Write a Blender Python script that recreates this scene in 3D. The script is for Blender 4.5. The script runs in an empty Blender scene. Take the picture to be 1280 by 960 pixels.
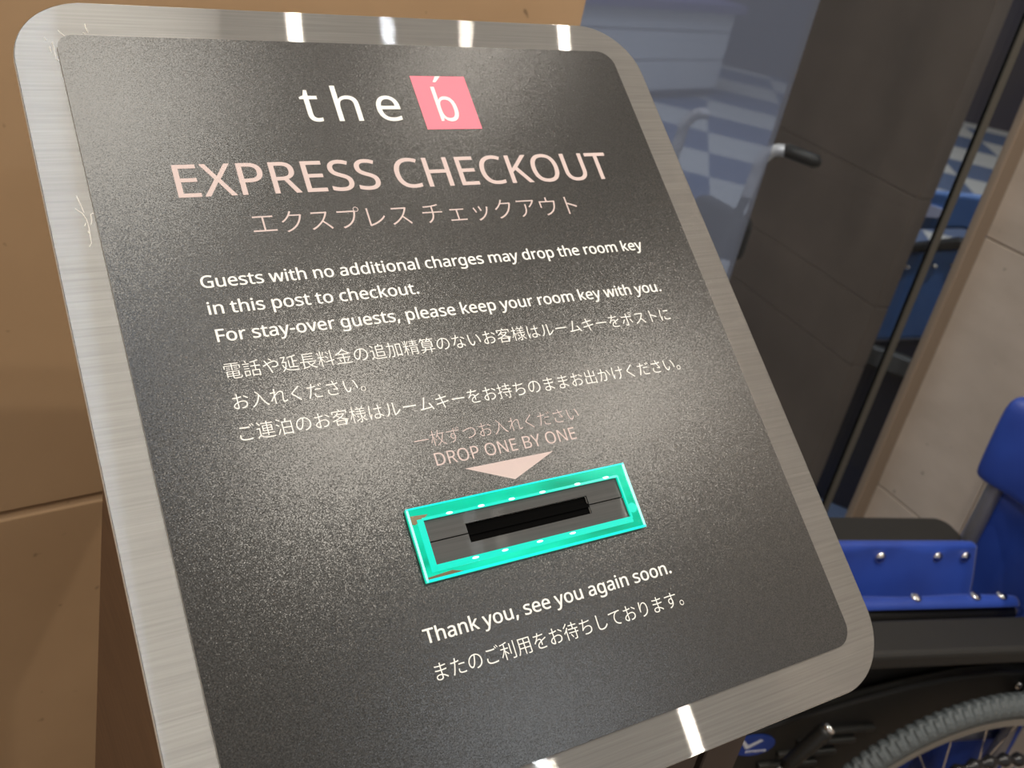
import bpy, bmesh, math, random, json
from mathutils import Matrix, Vector
random.seed(7)
scn = bpy.context.scene
COL = scn.collection
# ---------------------------------------------------------------- camera
CAM_R = [[0.8443766, 0.079291, -0.52985], [-0.4964081, 0.4877794, -0.7180879], [0.201512, 0.8693585, 0.4512303]]
CAM_C = [-0.284626, -0.42526, 1.327102]
PM = [[0.9979197, -0.0385718, -0.0516576], [0.0, 0.8012743, -0.5982971], [0.0644693, 0.5970525, 0.7996074]]
LENS = 36.37668
cam_data = bpy.data.cameras.new('camera')
cam = bpy.data.objects.new('camera', cam_data)
COL.objects.link(cam)
cam.matrix_world = Matrix.Translation(CAM_C) @ Matrix(CAM_R).to_4x4()
cam_data.sensor_fit = 'HORIZONTAL'
cam_data.sensor_width = 36.0
cam_data.lens = LENS
cam_data.clip_start = 0.02
cam_data.dof.use_dof = True
cam_data.dof.focus_distance = 0.53
cam_data.dof.aperture_fstop = 14.0
scn.camera = cam
# ---------------------------------------------------------------- world, lights, exposure
scn.view_settings.view_transform = 'Standard'
scn.view_settings.look = 'None'
scn.view_settings.gamma = 1.0
scn.view_settings.use_curve_mapping = False
scn.view_settings.exposure = 0.0
world = bpy.data.worlds.new('world')
scn.world = world
world.use_nodes = True
world.node_tree.nodes['Background'].inputs[0].default_value = (1.0, 0.95, 0.90, 1)
world.node_tree.nodes['Background'].inputs[1].default_value = 0.47

def lamp(name, loc, power, color, radius=0.035, target=None, spread=180, sx=None, sy=None):
    d = bpy.data.lights.new(name, 'AREA')
    if sx:
        d.shape = 'RECTANGLE'; d.size = sx; d.size_y = sy
    else:
        d.shape = 'DISK'; d.size = 2 * radius
    d.energy = power
    d.color = color
    d.spread = math.radians(spread)
    o = bpy.data.objects.new(name, d)
    COL.objects.link(o)
    o.location = loc
    v = (Vector(target) - Vector(loc)) if target else Vector((0, 0, -1))
    o.rotation_euler = v.to_track_quat('-Z', 'Y').to_euler()
    return o
WARM = (1.0, 0.92, 0.80)
ZL = 2.585
lamp('downlight', (0.405, -0.52, ZL), 8.5, WARM, 0.016)
lamp('downlight', (1.06, -0.58, ZL), 9.0, WARM, 0.016)
lamp('downlight', (0.70, 0.24, ZL), 3.2, WARM, 0.016)
lamp('downlight', (-0.05, 0.12, ZL), 9.5, (1.0, 0.95, 0.85), radius=0.26)
lamp('downlight', (-1.25, -0.85, ZL), 15.0, (1.0, 0.92, 0.80), 0.03)  # added fill to brighten the left wall, not a known fixture
lamp('downlight', (0.86, -1.40, ZL), 5.0, (0.85, 0.93, 1.0), 0.02)
lamp('downlight', (-0.10, -0.35, ZL), 1.0, (0.62, 0.78, 1.0), radius=0.05)
# unseen fill lights added for the dim lobby beyond the glass
lamp('lobby_fill', (3.2, 4.2, 2.9), 115.0, (0.80, 0.88, 1.0), target=(4.5, 5.0, 0), sx=2.5, sy=2.5)
lamp('lobby_fill', (1.75, 0.62, 2.4), 2.4, (0.85, 0.92, 1.0), radius=0.05, target=(1.85, 0.95, 0.6), spread=60)  # added to brighten the blue studded shape
# ---------------------------------------------------------------- helpers
def link(o, parent=None, mat=None):
    COL.objects.link(o)
    if parent is not None:
        o.parent = parent
    if mat is not None:
        o.matrix_local = mat
    return o

def tag(o, label=None, cat=None, group=None, kind=None):
    if label: o['label'] = label
    if cat: o['category'] = cat
    if group: o['group'] = group
    if kind: o['kind'] = kind
    return o

def empty(name, loc=(0, 0, 0), rotz=0.0):
    o = bpy.data.objects.new(name, None)
    o.empty_display_size = 0.05
    COL.objects.link(o)
    o.location = loc
    o.rotation_euler = (0, 0, rotz)
    return o

def obj(name, bm, mat, parent=None, smooth=False, xf=None, bevel=0.0, seg=2):
    me = bpy.data.meshes.new(name)
    bmesh.ops.recalc_face_normals(bm, faces=bm.faces)
    bm.to_mesh(me); bm.free()
    if smooth:
        for p in me.polygons: p.use_smooth = True
    if isinstance(mat, (list, tuple)):
        for m in mat: me.materials.append(m)
    else:
        me.materials.append(mat)
    o = bpy.data.objects.new(name, me)
    link(o, parent, xf)
    if bevel:
        b = o.modifiers.new('bevel', 'BEVEL'); b.width = bevel; b.segments = seg
        b.limit_method = 'ANGLE'; b.angle_limit = math.radians(40)
    return o

def box(bm, x0, x1, y0, y1, z0, z1, T=None):
    vs = [bm.verts.new((x, y, z)) for x in (x0, x1) for y in (y0, y1) for z in (z0, z1)]
    for f in ((0,1,3,2),(4,6,7,5),(0,4,5,1),(2,3,7,6),(0,2,6,4),(1,5,7,3)):
        bm.faces.new([vs[i] for i in f])
    if T is not None:
        for v in vs: v.co = T @ v.co
    return vs

def prism(bm, pts, y0, y1, axis='y'):
    """extrude an outline given in (a, b) along the axis"""
    def P(a, b, c):
        return {'y': (a, c, b), 'z': (a, b, c), 'x': (c, a, b)}[axis]
    A = [bm.verts.new(P(a, b, y0)) for a, b in pts]
    B = [bm.verts.new(P(a, b, y1)) for a, b in pts]
    n = len(pts)
    bm.faces.new(A); bm.faces.new(B[::-1])
    for i in range(n):
        j = (i + 1) % n
        bm.faces.new((A[i], A[j], B[j], B[i]))

def tube(bm, pts, r, n=12, cap=True, closed=False):
    pts = [Vector(p) for p in pts]
    m = len(pts); rings = []
    up = None
    for i, p in enumerate(pts):
        if closed: t = (pts[(i + 1) % m] - pts[i - 1])
        elif i == 0: t = pts[1] - p
        elif i == m - 1: t = p - pts[i - 1]
        else: t = (pts[i + 1] - p).normalized() + (p - pts[i - 1]).normalized()
        t.normalize()
        if up is None:
            up = t.orthogonal().normalized()
        up = (up - t * up.dot(t)).normalized()
        w = t.cross(up)
        rr = r[i] if isinstance(r, (list, tuple)) else r
        rings.append([bm.verts.new(p + (up * math.cos(2*math.pi*k/n) + w * math.sin(2*math.pi*k/n)) * rr) for k in range(n)])
    for i in range(m if closed else m - 1):
        a, b = rings[i], rings[(i + 1) % m]
        for k in range(n):
            bm.faces.new((a[k], a[(k+1) % n], b[(k+1) % n], b[k]))
    if cap and not closed:
        bm.faces.new(rings[0][::-1]); bm.faces.new(rings[-1])

def sphere(bm, c, r, sx=1, sy=1, sz=1, u=12, v=8):
    M = Matrix.Translation(c) @ Matrix.Diagonal((sx, sy, sz, 1))
    bmesh.ops.create_uvsphere(bm, u_segments=u, v_segments=v, radius=r, matrix=M)

def smoothpath(pts, k=4):
    pts = [Vector(p) for p in pts]; out = []
    for i in range(len(pts) - 1):
        p0 = pts[max(i-1, 0)]; p1 = pts[i]; p2 = pts[i+1]; p3 = pts[min(i+2, len(pts)-1)]
        for j in range(k):
            t = j / k
            out.append(0.5 * ((2*p1) + (p2-p0)*t + (2*p0-5*p1+4*p2-p3)*t*t + (3*p1-p0-3*p2+p3)*t**3))
    out.append(pts[-1])
    return out

def curve_mesh(name, curve):
    o = bpy.data.objects.new('tmp', curve)
    COL.objects.link(o)
    bpy.context.view_layer.update()
    dg = bpy.context.evaluated_depsgraph_get()
    me = bpy.data.meshes.new_from_object(o.evaluated_get(dg))
    bpy.data.objects.remove(o)
    me.name = name
    return me

def flat_plate(name, loops, z0, z1, mat, parent, xf=None, bevel=0.0):
    """solid plate with holes from closed outlines in the xy plane"""
    c = bpy.data.curves.new(name, 'CURVE')
    c.dimensions = '2D'; c.fill_mode = 'BOTH'
    c.extrude = (z1 - z0) / 2 - bevel; c.bevel_depth = bevel; c.offset = -bevel
    c.bevel_resolution = 1
    for lp in loops:
        s = c.splines.new('POLY'); s.points.add(len(lp) - 1); s.use_cyclic_u = True
        for p, q in zip(s.points, lp): p.co = (q[0], q[1], 0, 1)
    me = curve_mesh(name, c)
    for v in me.vertices: v.co.z += (z0 + z1) / 2
    me.materials.clear()
    me.materials.append(mat)
    o = bpy.data.objects.new(name, me)
    return link(o, parent, xf)

def rrect(x0, x1, y0, y1, r, n=14):
    """rounded rectangle; r = radius or (bottom left, bottom right, top right, top left)"""
    if not isinstance(r, (list, tuple)): r = (r,) * 4
    pts = []
    for cx, cy, rr, a0 in ((x0+r[0], y0+r[0], r[0], 180), (x1-r[1], y0+r[1], r[1], 270), (x1-r[2], y1-r[2], r[2], 0), (x0+r[3], y1-r[3], r[3], 90)):
        if rr == 0:
            pts.append((cx, cy)); continue
        for i in range(n + 1):
            a = math.radians(a0 + 90 * i / n)
            pts.append((cx + rr * math.cos(a), cy + rr * math.sin(a)))
    return pts
# ---------------------------------------------------------------- materials
def mat(name, col, rough=0.5, metal=0.0, spec=0.5, emit=None, es=0.0):
    m = bpy.data.materials.new(name); m.use_nodes = True
    b = m.node_tree.nodes['Principled BSDF']
    b.inputs['Base Color'].default_value = (*col, 1)
    b.inputs['Roughness'].default_value = rough
    b.inputs['Metallic'].default_value = metal
    b.inputs['Specular IOR Level'].default_value = spec
    if emit:
        b.inputs['Emission Color'].default_value = (*emit, 1)
        b.inputs['Emission Strength'].default_value = es
    return m

class NT:
    def __init__(s, m): s.t = m.node_tree; s.n = s.t.nodes; s.l = s.t.links
    def new(s, typ, **kw):
        o = s.n.new(typ)
        for k, v in kw.items(): setattr(o, k, v)
        return o
    def link(s, a, b): s.l.new(a, b)
    def objco(s, scale=(1, 1, 1)):
        tc = s.new('ShaderNodeTexCoord'); mp = s.new('ShaderNodeMapping')
        mp.inputs['Scale'].default_value = scale
        s.link(tc.outputs['Object'], mp.inputs['Vector'])
        return mp.outputs['Vector']
    def noise(s, vec, scale, detail=2.0, rough=0.5):
        n = s.new('ShaderNodeTexNoise'); n.inputs['Scale'].default_value = scale
        n.inputs['Detail'].default_value = detail; n.inputs['Roughness'].default_value = rough
        s.link(vec, n.inputs['Vector']); return n
    def ramp(s, fac, stops):
        r = s.new('ShaderNodeValToRGB')
        while len(r.color_ramp.elements) < len(stops): r.color_ramp.elements.new(0.5)
        for e, (p, c) in zip(r.color_ramp.elements, stops): e.position = p; e.color = (*c, 1)
        s.link(fac, r.inputs['Fac']); return r.outputs['Color']
    def vmath(s, op, a, b=None, scale=None):
        v = s.new('ShaderNodeVectorMath', operation=op)
        for i, x in enumerate((a, b)):
            if x is None: continue
            if isinstance(x, (tuple, list)): v.inputs[i].default_value = x
            else: s.link(x, v.inputs[i])
        if scale is not None: v.inputs['Scale'].default_value = scale
        return v.outputs['Vector']
    def toworld(s, v):
        t = s.new('ShaderNodeVectorTransform', vector_type='VECTOR', convert_from='OBJECT', convert_to='WORLD')
        if isinstance(v, (tuple, list)): t.inputs['Vector'].default_value = v
        else: s.link(v, t.inputs['Vector'])
        return t.outputs['Vector']

def brushed_steel(name, col, k_long=1.15, streak_r=0.17, broad_r=0.28, soft=0.5):
    """brushed metal: hair lines run along local x, so lights smear along local y"""
    m = bpy.data.materials.new(name); m.use_nodes = True
    t = NT(m); out = t.n['Material Output']; t.n.remove(t.n['Principled BSDF'])
    geo = t.new('ShaderNodeNewGeometry')
    v = t.objco((30, 3500, 1)); nz = t.noise(v, 1.0, 1.0)
    v2 = t.objco((14, 700, 1)); nz2 = t.noise(v2, 1.0, 2.0)
    a = t.new('ShaderNodeMath', operation='SUBTRACT'); t.link(nz.outputs['Fac'], a.inputs[0]); a.inputs[1].default_value = 0.5
    sc = t.new('ShaderNodeMath', operation='MULTIPLY'); t.link(a.outputs[0], sc.inputs[0]); sc.inputs[1].default_value = k_long
    cv = t.new('ShaderNodeCombineXYZ'); t.link(sc.outputs[0], cv.inputs['Y'])
    pert = t.toworld(cv.outputs[0])
    nrm = t.vmath('NORMALIZE', t.vmath('ADD', geo.outputs['Normal'], pert))
    tang = t.toworld((1, 0, 0))
    c = t.ramp(nz2.outputs['Fac'], [(0.25, tuple(x * 0.86 for x in col)), (0.75, tuple(min(1, x * 1.10) for x in col))])
    g1 = t.new('ShaderNodeBsdfAnisotropic'); g2 = t.new('ShaderNodeBsdfAnisotropic')
    for g, r in ((g1, streak_r), (g2, broad_r)):
        g.inputs['Roughness'].default_value = r; g.inputs['Anisotropy'].default_value = 1.0
        t.link(tang, g.inputs['Tangent']); t.link(c, g.inputs['Color'])
    t.link(nrm, g1.inputs['Normal'])
    mx = t.new('ShaderNodeMixShader'); mx.inputs[0].default_value = 0.68
    t.link(g1.outputs[0], mx.inputs[1]); t.link(g2.outputs[0], mx.inputs[2])
    df = t.new('ShaderNodeBsdfDiffuse'); t.link(c, df.inputs['Color'])
    g3 = t.new('ShaderNodeBsdfAnisotropic'); g3.inputs['Roughness'].default_value = 0.55; g3.inputs['Anisotropy'].default_value = 0.6
    t.link(tang, g3.inputs['Tangent']); t.link(c, g3.inputs['Color'])
    m2 = t.new('ShaderNodeMixShader'); m2.inputs[0].default_value = 0.5
    t.link(df.outputs[0], m2.inputs[1]); t.link(g3.outputs[0], m2.inputs[2])
    m3 = t.new('ShaderNodeMixShader'); m3.inputs[0].default_value = soft
    t.link(mx.outputs[0], m3.inputs[1]); t.link(m2.outputs[0], m3.inputs[2])
    t.link(m3.outputs[0], out.inputs['Surface'])
    return m

def sparkle_panel(name):
    m = bpy.data.materials.new(name); m.use_nodes = True
    t = NT(m); b = t.n['Principled BSDF']
    v = t.objco((1, 1, 1))
    n1 = t.noise(v, 2000.0, 1.0)
    n2 = t.noise(v, 1500.0, 1.5)
    c = t.ramp(n2.outputs['Fac'], [(0.30, (0.018, 0.018, 0.018)), (0.70, (0.042, 0.042, 0.0415))])
    t.link(c, b.inputs['Base Color'])
    b.inputs['Metallic'].default_value = 0.0
    b.inputs['Roughness'].default_value = 0.25
    b.inputs['Specular IOR Level'].default_value = 0.44
    geo = t.new('ShaderNodeNewGeometry')
    d = t.vmath('SCALE', t.vmath('SUBTRACT', n1.outputs['Color'], (0.5, 0.5, 0.5)), scale=0.40)
    t.link(t.vmath('NORMALIZE', t.vmath('ADD', geo.outputs['Normal'], d)), b.inputs['Normal'])
    return m

def stone(name, c1, c2, c3, rough=0.45, scale=3.0, stretch=(1, 1, 1), spots=True, spec=0.4):
    m = bpy.data.materials.new(name); m.use_nodes = True
    t = NT(m); b = t.n['Principled BSDF']
    v = t.objco(stretch); n = t.noise(v, scale, 6.0, 0.55)
    c = t.ramp(n.outputs['Fac'], [(0.3, c1), (0.55, c2), (0.75, c3)])
    if spots:
        n2 = t.noise(t.objco((1, 1, 1)), 55.0, 2.0)
        msk = t.ramp(n2.outputs['Fac'], [(0.70, (0, 0, 0)), (0.76, (1, 1, 1))])
        mx = t.new('ShaderNodeMix', data_type='RGBA')
        t.link(msk, mx.inputs['Factor']); t.link(c, mx.inputs['A'])
        mx.inputs['B'].default_value = (*(x * 0.55 for x in c1), 1)
        c = mx.outputs['Result']
    t.link(c, b.inputs['Base Color'])
    b.inputs['Roughness'].default_value = rough
    b.inputs['Specular IOR Level'].default_value = spec
    return m

def fabric(name, c1, c2, rough=0.6):
    m = bpy.data.materials.new(name); m.use_nodes = True
    t = NT(m); b = t.n['Principled BSDF']
    n = t.noise(t.objco((1, 1, 1)), 900.0, 2.0); n2 = t.noise(t.objco((1, 1, 1)), 12.0, 2.0)
    c = t.ramp(n2.outputs['Fac'], [(0.3, c1), (0.7, c2)])
    t.link(c, b.inputs['Base Color']); b.inputs['Roughness'].default_value = rough
    b.inputs['Sheen Weight'].default_value = 0.15
    bp = t.new('ShaderNodeBump'); bp.inputs['Strength'].default_value = 0.12; bp.inputs['Distance'].default_value = 0.001
    t.link(n.outputs['Fac'], bp.inputs['Height']); t.link(bp.outputs[0], b.inputs['Normal'])
    return m

def rough_plastic(name, c, rough=0.55):
    m = mat(name, c, rough)
    t = NT(m); n = t.noise(t.objco((1, 1, 1)), 650.0, 2.0)
    bp = t.new('ShaderNodeBump'); bp.inputs['Strength'].default_value = 0.35; bp.inputs['Distance'].default_value = 0.0008
    t.link(n.outputs['Fac'], bp.inputs['Height']); t.link(bp.outputs[0], t.n['Principled BSDF'].inputs['Normal'])
    return m

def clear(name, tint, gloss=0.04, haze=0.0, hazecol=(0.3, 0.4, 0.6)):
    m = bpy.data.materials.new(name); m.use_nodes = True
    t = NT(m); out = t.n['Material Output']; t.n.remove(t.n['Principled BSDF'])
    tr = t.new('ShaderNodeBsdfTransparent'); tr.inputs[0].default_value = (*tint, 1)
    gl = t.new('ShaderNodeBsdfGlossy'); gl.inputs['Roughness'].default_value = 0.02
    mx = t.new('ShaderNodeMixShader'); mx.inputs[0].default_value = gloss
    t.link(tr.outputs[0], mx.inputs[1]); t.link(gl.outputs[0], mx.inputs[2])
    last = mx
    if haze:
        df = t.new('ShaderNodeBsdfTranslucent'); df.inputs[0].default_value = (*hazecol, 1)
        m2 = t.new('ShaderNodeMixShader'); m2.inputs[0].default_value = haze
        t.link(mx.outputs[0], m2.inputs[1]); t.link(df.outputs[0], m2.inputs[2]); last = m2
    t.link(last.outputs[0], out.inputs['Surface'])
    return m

STEEL = brushed_steel('brushed_stainless', (0.375, 0.372, 0.365), soft=0.36)
PANEL = sparkle_panel('graphite_metallic_paint')
EDGE = mat('painted_edge_highlight', (0.85, 0.83, 0.78), 0.4, 0.15)
WHITE = mat('white_print', (0.86, 0.86, 0.83), 0.5, 0, 0.2)
PINK = mat('pale_pink_print', (0.60, 0.49, 0.475), 0.5, 0, 0.2)
ROSE = mat('rose_print', (0.85, 0.22, 0.29), 0.5, 0, 0.2)
BROWN = stone('brown_brushed_laminate', (0.125, 0.072, 0.042), (0.155, 0.09, 0.052), (0.18, 0.105, 0.06), 0.5, 3.0, (4, 4, 60), False)
DARKBROWN = mat('dark_bronze', (0.065, 0.05, 0.045), 0.4, 0.2)
TAN = stone('tan_wall_panel', (0.42, 0.275, 0.155), (0.46, 0.305, 0.175), (0.50, 0.335, 0.195), 0.5, 4.0)
TILE = stone('beige_stone_tile', (0.43, 0.37, 0.315), (0.54, 0.47, 0.41), (0.62, 0.55, 0.48), 0.5, 3.5, (1, 1.0, 2.0))
GROUT = mat('grout', (0.30, 0.24, 0.19), 0.8)
TRIM = mat('brown_trim', (0.25, 0.19, 0.14), 0.5)
BLACK = mat('black_void', (0.004, 0.004, 0.004), 0.9, 0, 0.0)
BLUE = fabric('royal_blue_vinyl', (0.012, 0.045, 0.30), (0.02, 0.07, 0.42), 0.45)
PADM = rough_plastic('black_grained_foam', (0.014, 0.0138, 0.013), 0.6)
PLAST = mat('black_plastic', (0.012, 0.012, 0.011), 0.45)
SATIN = mat('satin_chrome', (0.8, 0.8, 0.8), 0.35, 0.6)
CHROME = mat('chrome', (0.85, 0.85, 0.85), 0.12, 1.0)
GRAYTUBE = mat('grey_metal_tube', (0.28, 0.28, 0.31), 0.4, 0.6)
RUBBER = rough_plastic('grey_rubber', (0.11, 0.127, 0.134), 0.45)
ALU = mat('satin_aluminium', (0.45, 0.44, 0.41), 0.4, 0.6)
GLASS = clear('window_glass', (0.93, 0.95, 0.97), 0.02)
HAZE = clear('painted_veil', (0.80, 0.83, 0.90), 0.0, 0.34, (0.74, 0.76, 0.84))  # reflection veil put into tint and haze
# ================================================================ SETTING
D_AZ = math.radians(7.5)
PW = (0.042694, 0.408789, 0.0)
WALL = Matrix.Translation(PW) @ Matrix.Rotation(D_AZ, 4, 'Z')        # x along the wall, y away from us
PT = (1.388988, 0.586032, 0.0)
T_AZ = math.radians(85)

bm = bmesh.new(); box(bm, -2.6, 3.2, -3.2, 0.42, -0.05, 0.0)
tag(obj('floor', bm, stone('lobby_floor', (0.22, 0.17, 0.13), (0.27, 0.21, 0.16), (0.31, 0.25, 0.19), 0.3, 2.0)), kind='structure')
bm = bmesh.new(); box(bm, -2.6, 3.2, -3.2, 0.75, 2.6, 2.66)
tag(obj('ceiling', bm, mat('ceiling_paint', (0.75, 0.72, 0.66), 0.8)), kind='structure')

# carpet beyond the glass: checked in pale and blue
def carpet_mat():
    m = bpy.data.materials.new('checked_carpet'); m.use_nodes = True
    t = NT(m); b = t.n['Principled BSDF']
    tc = t.new('ShaderNodeTexCoord'); mp = t.new('ShaderNodeMapping')
    mp.inputs['Location'].default_value = (0.0, 0.0, 0.37)
    t.link(tc.outputs['Object'], mp.inputs['Vector'])
    ck = t.new('ShaderNodeTexChecker'); ck.inputs['Scale'].default_value = 1.0 / 0.58
    ck.inputs['Color1'].default_value = (0.34, 0.33, 0.30, 1); ck.inputs['Color2'].default_value = (0.055, 0.08, 0.14, 1)
    t.link(mp.outputs[0], ck.inputs['Vector'])
    n = t.noise(tc.outputs['Object'], 0.9, 2.0)
    mx = t.new('ShaderNodeMix', data_type='RGBA')
    msk = t.ramp(n.outputs['Fac'], [(0.52, (0, 0, 0)), (0.56, (1, 1, 1))])
    t.link(ck.outputs['Color'], mx.inputs['A']); mx.inputs['B'].default_value = (0.05, 0.10, 0.22, 1)
    mx.inputs['Factor'].default_value = 0.0
    t.link(mx.outputs['Result'], b.inputs['Base Color'])
    b.inputs['Roughness'].default_value = 0.8
    return m
bm = bmesh.new(); box(bm, -9, 9, -9, 9, -0.05, -0.002)
fl2 = obj('floor.001', bm, carpet_mat())
fl2.matrix_world = Matrix.Translation((4.02, 4.03, 0)) @ Matrix.Rotation(math.radians(50), 4, 'Z')
tag(fl2, kind='structure')

# left wall: two tan panels with a chamfered groove between them
W_END = 0.3026
bm = bmesh.new()
prism(bm, [(0.0, 0.7413), (0.03, 0.7413), (0.03, 2.6), (0.0, 2.6)], -1.9, W_END, 'x')
prism(bm, [(0.0, 0.0), (0.03, 0.0), (0.03, 0.7375), (0.006, 0.7375), (0.0, 0.7312)], -1.9, W_END, 'x')
prism(bm, [(0.02, 0.0), (0.10, 0.0), (0.10, 2.6), (0.02, 2.6)], -1.9, W_END - 0.0005, 'x')
wl = obj('wall_left', bm, TAN, bevel=0.0008, seg=1); wl.matrix_world = WALL
tag(wl, kind='structure')

# glass screen between the tan wall and the tiled wall
win = empty('window_1'); win.matrix_world = WALL
tag(win, kind='structure')
def pane(x0, x1):
    b_ = bmesh.new(); box(b_, x0, x1, 0.004, 0.010, 0.0, 2.6)
    return obj('glass_pane', b_, GLASS, win)
pane(W_END, 1.183); pane(1.197, 1.330)
bm = bmesh.new(); box(bm, 1.1865, 1.2065, 0.001, 0.008, 0.0, 2.6)
obj('mullion', bm, mat('grey_metal_strip', (0.10, 0.095, 0.08), 0.5, 0.2), win)
bm = bmesh.new(); box(bm, 1.1835, 1.1864, 0.0035, 0.0075, 0.0, 2.6)
obj('black_gasket', bm, BLACK, win)
bm = bmesh.new(); box(bm, 1.309, 1.3585, -0.002, 0.014, 0.0, 2.6)
tr = obj('trim_1', bm, TRIM, bevel=0.003); tr.matrix_world = WALL; tag(tr, kind='structure')

# tiled wall on the right: x along it towards us, y into the wall
TW = Matrix.Translation(PT) @ Matrix.Rotation(T_AZ + math.pi, 4, 'Z')
bm = bmesh.new()
zj = [0.0, 0.3805, 0.9027, 1.4249, 1.9471, 2.6]
xj = [0.0, 0.2, 1.24, 2.28, 3.3]
for i in range(len(zj) - 1):
    for k in range(len(xj) - 1):
        box(bm, xj[k] + (0.0012 if k else 0), xj[k+1] - 0.0012, 0.0, 0.02, zj[i] + 0.0015, zj[i+1] - 0.0015)
tw = obj('wall_right', bm, TILE, bevel=0.001, seg=1); tw.matrix_world = TW; tag(tw, kind='structure')
bm = bmesh.new(); box(bm, 0.0, 3.3, 0.003, 0.10, 0.0, 2.6)
gb = obj('wall_right.001', bm, GROUT); gb.matrix_world = TW; tag(gb, kind='structure')

# ---- what stands beyond the glass
# dark tiled fin wall
FIN = Matrix.Translation((1.5196, 0.8336, 0)) @ Matrix.Rotation(math.radians(82), 4, 'Z')
DARKTILE = stone('dark_stone_tile', (0.095, 0.073, 0.058), (0.125, 0.097, 0.077), (0.155, 0.12, 0.096), 0.5, 4.0, spots=False)
bm = bmesh.new()
zf = [0.0, 0.50, 0.64, 0.88, 1.42, 2.0, 2.6]
for i in range(len(zf) - 1):
    box(bm, 0.0, 0.50, -0.04, 0.0, zf[i] + 0.0015, zf[i+1] - 0.0015)
box(bm, 0.002, 0.498, -0.038, -0.002, 0, 2.6)
fin = obj('wall_pillar', bm, DARKTILE, bevel=0.001, seg=1); fin.matrix_world = FIN
tag(fin, kind='structure')
# added hazy pane that paints the bluish reflection on the window
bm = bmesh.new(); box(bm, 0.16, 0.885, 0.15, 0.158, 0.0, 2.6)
sc_ = obj('reflection_veil', bm, HAZE); sc_.matrix_world = WALL; tag(sc_, kind='structure')
# far lobby wall
bm = bmesh.new(); box(bm, -6, 6, 0, 0.1, 0, 3.2)
fw = obj('wall_back', bm, stone('far_wall', (0.018, 0.018, 0.03), (0.026, 0.022, 0.032), (0.036, 0.028, 0.03), 0.7, 0.6, spots=False))
fw.matrix_world = Matrix.Translation((6.2, 7.0, 0)) @ Matrix.Rotation(math.radians(-38), 4, 'Z'); tag(fw, kind='structure')

# reception counter far behind the glass
ct = empty('reception_counter', (5.20906, 5.48283, 0), math.radians(18))
tag(ct, 'long pale grey counter front with dark seams far behind the glass', 'counter')
CGREY = mat('counter_laminate', (0.62, 0.62, 0.60), 0.5)
DSEAM = mat('dark_seam', (0.04, 0.04, 0.06), 0.6)
bm = bmesh.new()
for z0, z1 in ((0.05, 0.252), (0.262, 0.452), (0.462, 0.60)):
    box(bm, -3.6, 0.13, 0.0, 0.05, z0, z1)
obj('front_panel', bm, CGREY, ct, bevel=0.003, seg=1)
bm = bmesh.new(); box(bm, -3.58, 0.12, 0.03, 0.6, 0.0, 0.60); obj('carcass', bm, DSEAM, ct)
bm = bmesh.new(); box(bm, -3.66, 0.19, -0.05, 0.66, 0.60, 0.66); obj('counter_top', bm, mat('violet_grey_top', (0.14, 0.12, 0.22), 0.4), ct, bevel=0.004)
bm = bmesh.new(); box(bm, -3.62, 0.0, -0.02, 0.03, 0.0, 0.05); obj('plinth', bm, DSEAM, ct)

# black chair with chromed arms
ch = empty('armchair', (1.13, 0.98, 0))
tag(ch, 'black armchair with curved chrome arms seen dimly through the glass', 'chair')
def cl(p): return (p[0] - 1.13, p[1] - 0.98, p[2])
for dx, dy in ((0, 0), (-0.003, 0.216)):
    path = smoothpath([(1.096, 0.876, 0.86), (1.098, 0.876, 0.885), (1.10, 0.876, 0.904), (1.10, 0.875, 0.926), (1.107, 0.869, 0.944), (1.115, 0.859, 0.955), (1.128, 0.846, 0.958)], 5)
    b1 = bmesh.new(); tube(b1, [cl((x + dx, y + dy, z)) for x, y, z in path], 0.011)
    arm = obj('chrome_arm', b1, SATIN, ch, smooth=True)
    b3 = bmesh.new(); tube(b3, [cl((1.096 + dx, 0.876 + dy, 0.87)), cl((1.03 + dx, 0.90 + dy, 0.45))], 0.0085); obj('arm_support', b3, PLAST, arm, smooth=True)
    if dy: continue
    b2 = bmesh.new(); tube(b2, [cl((1.120 + dx, 0.853 + dy, 0.958)), cl((1.126 + dx, 0.847 + dy, 0.959)), cl((1.162 + dx, 0.807 + dy, 0.954)), cl((1.168 + dx, 0.80 + dy, 0.951))], [0.008, 0.013, 0.013, 0.006])
    obj('arm_pad', b2, PLAST, arm, smooth=True)
bm = bmesh.new(); box(bm, -0.05, 0.0, -0.12, 0.02, 0.735, 0.825); obj('back_cushion', bm, PLAST, ch, bevel=0.02, seg=3)
bm = bmesh.new(); box(bm, -0.52, -0.10, -0.13, 0.13, 0.42, 0.48); obj('seat', bm, PLAST, ch, bevel=0.02, seg=3)
for x, y in ((-0.12, -0.11), (-0.12, 0.11), (-0.50, -0.11), (-0.50, 0.11)):
    bm = bmesh.new(); tube(bm, [(x, y, 0), (x, y, 0.43)], 0.011); obj('leg', bm, PLAST, ch, smooth=True)

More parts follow.
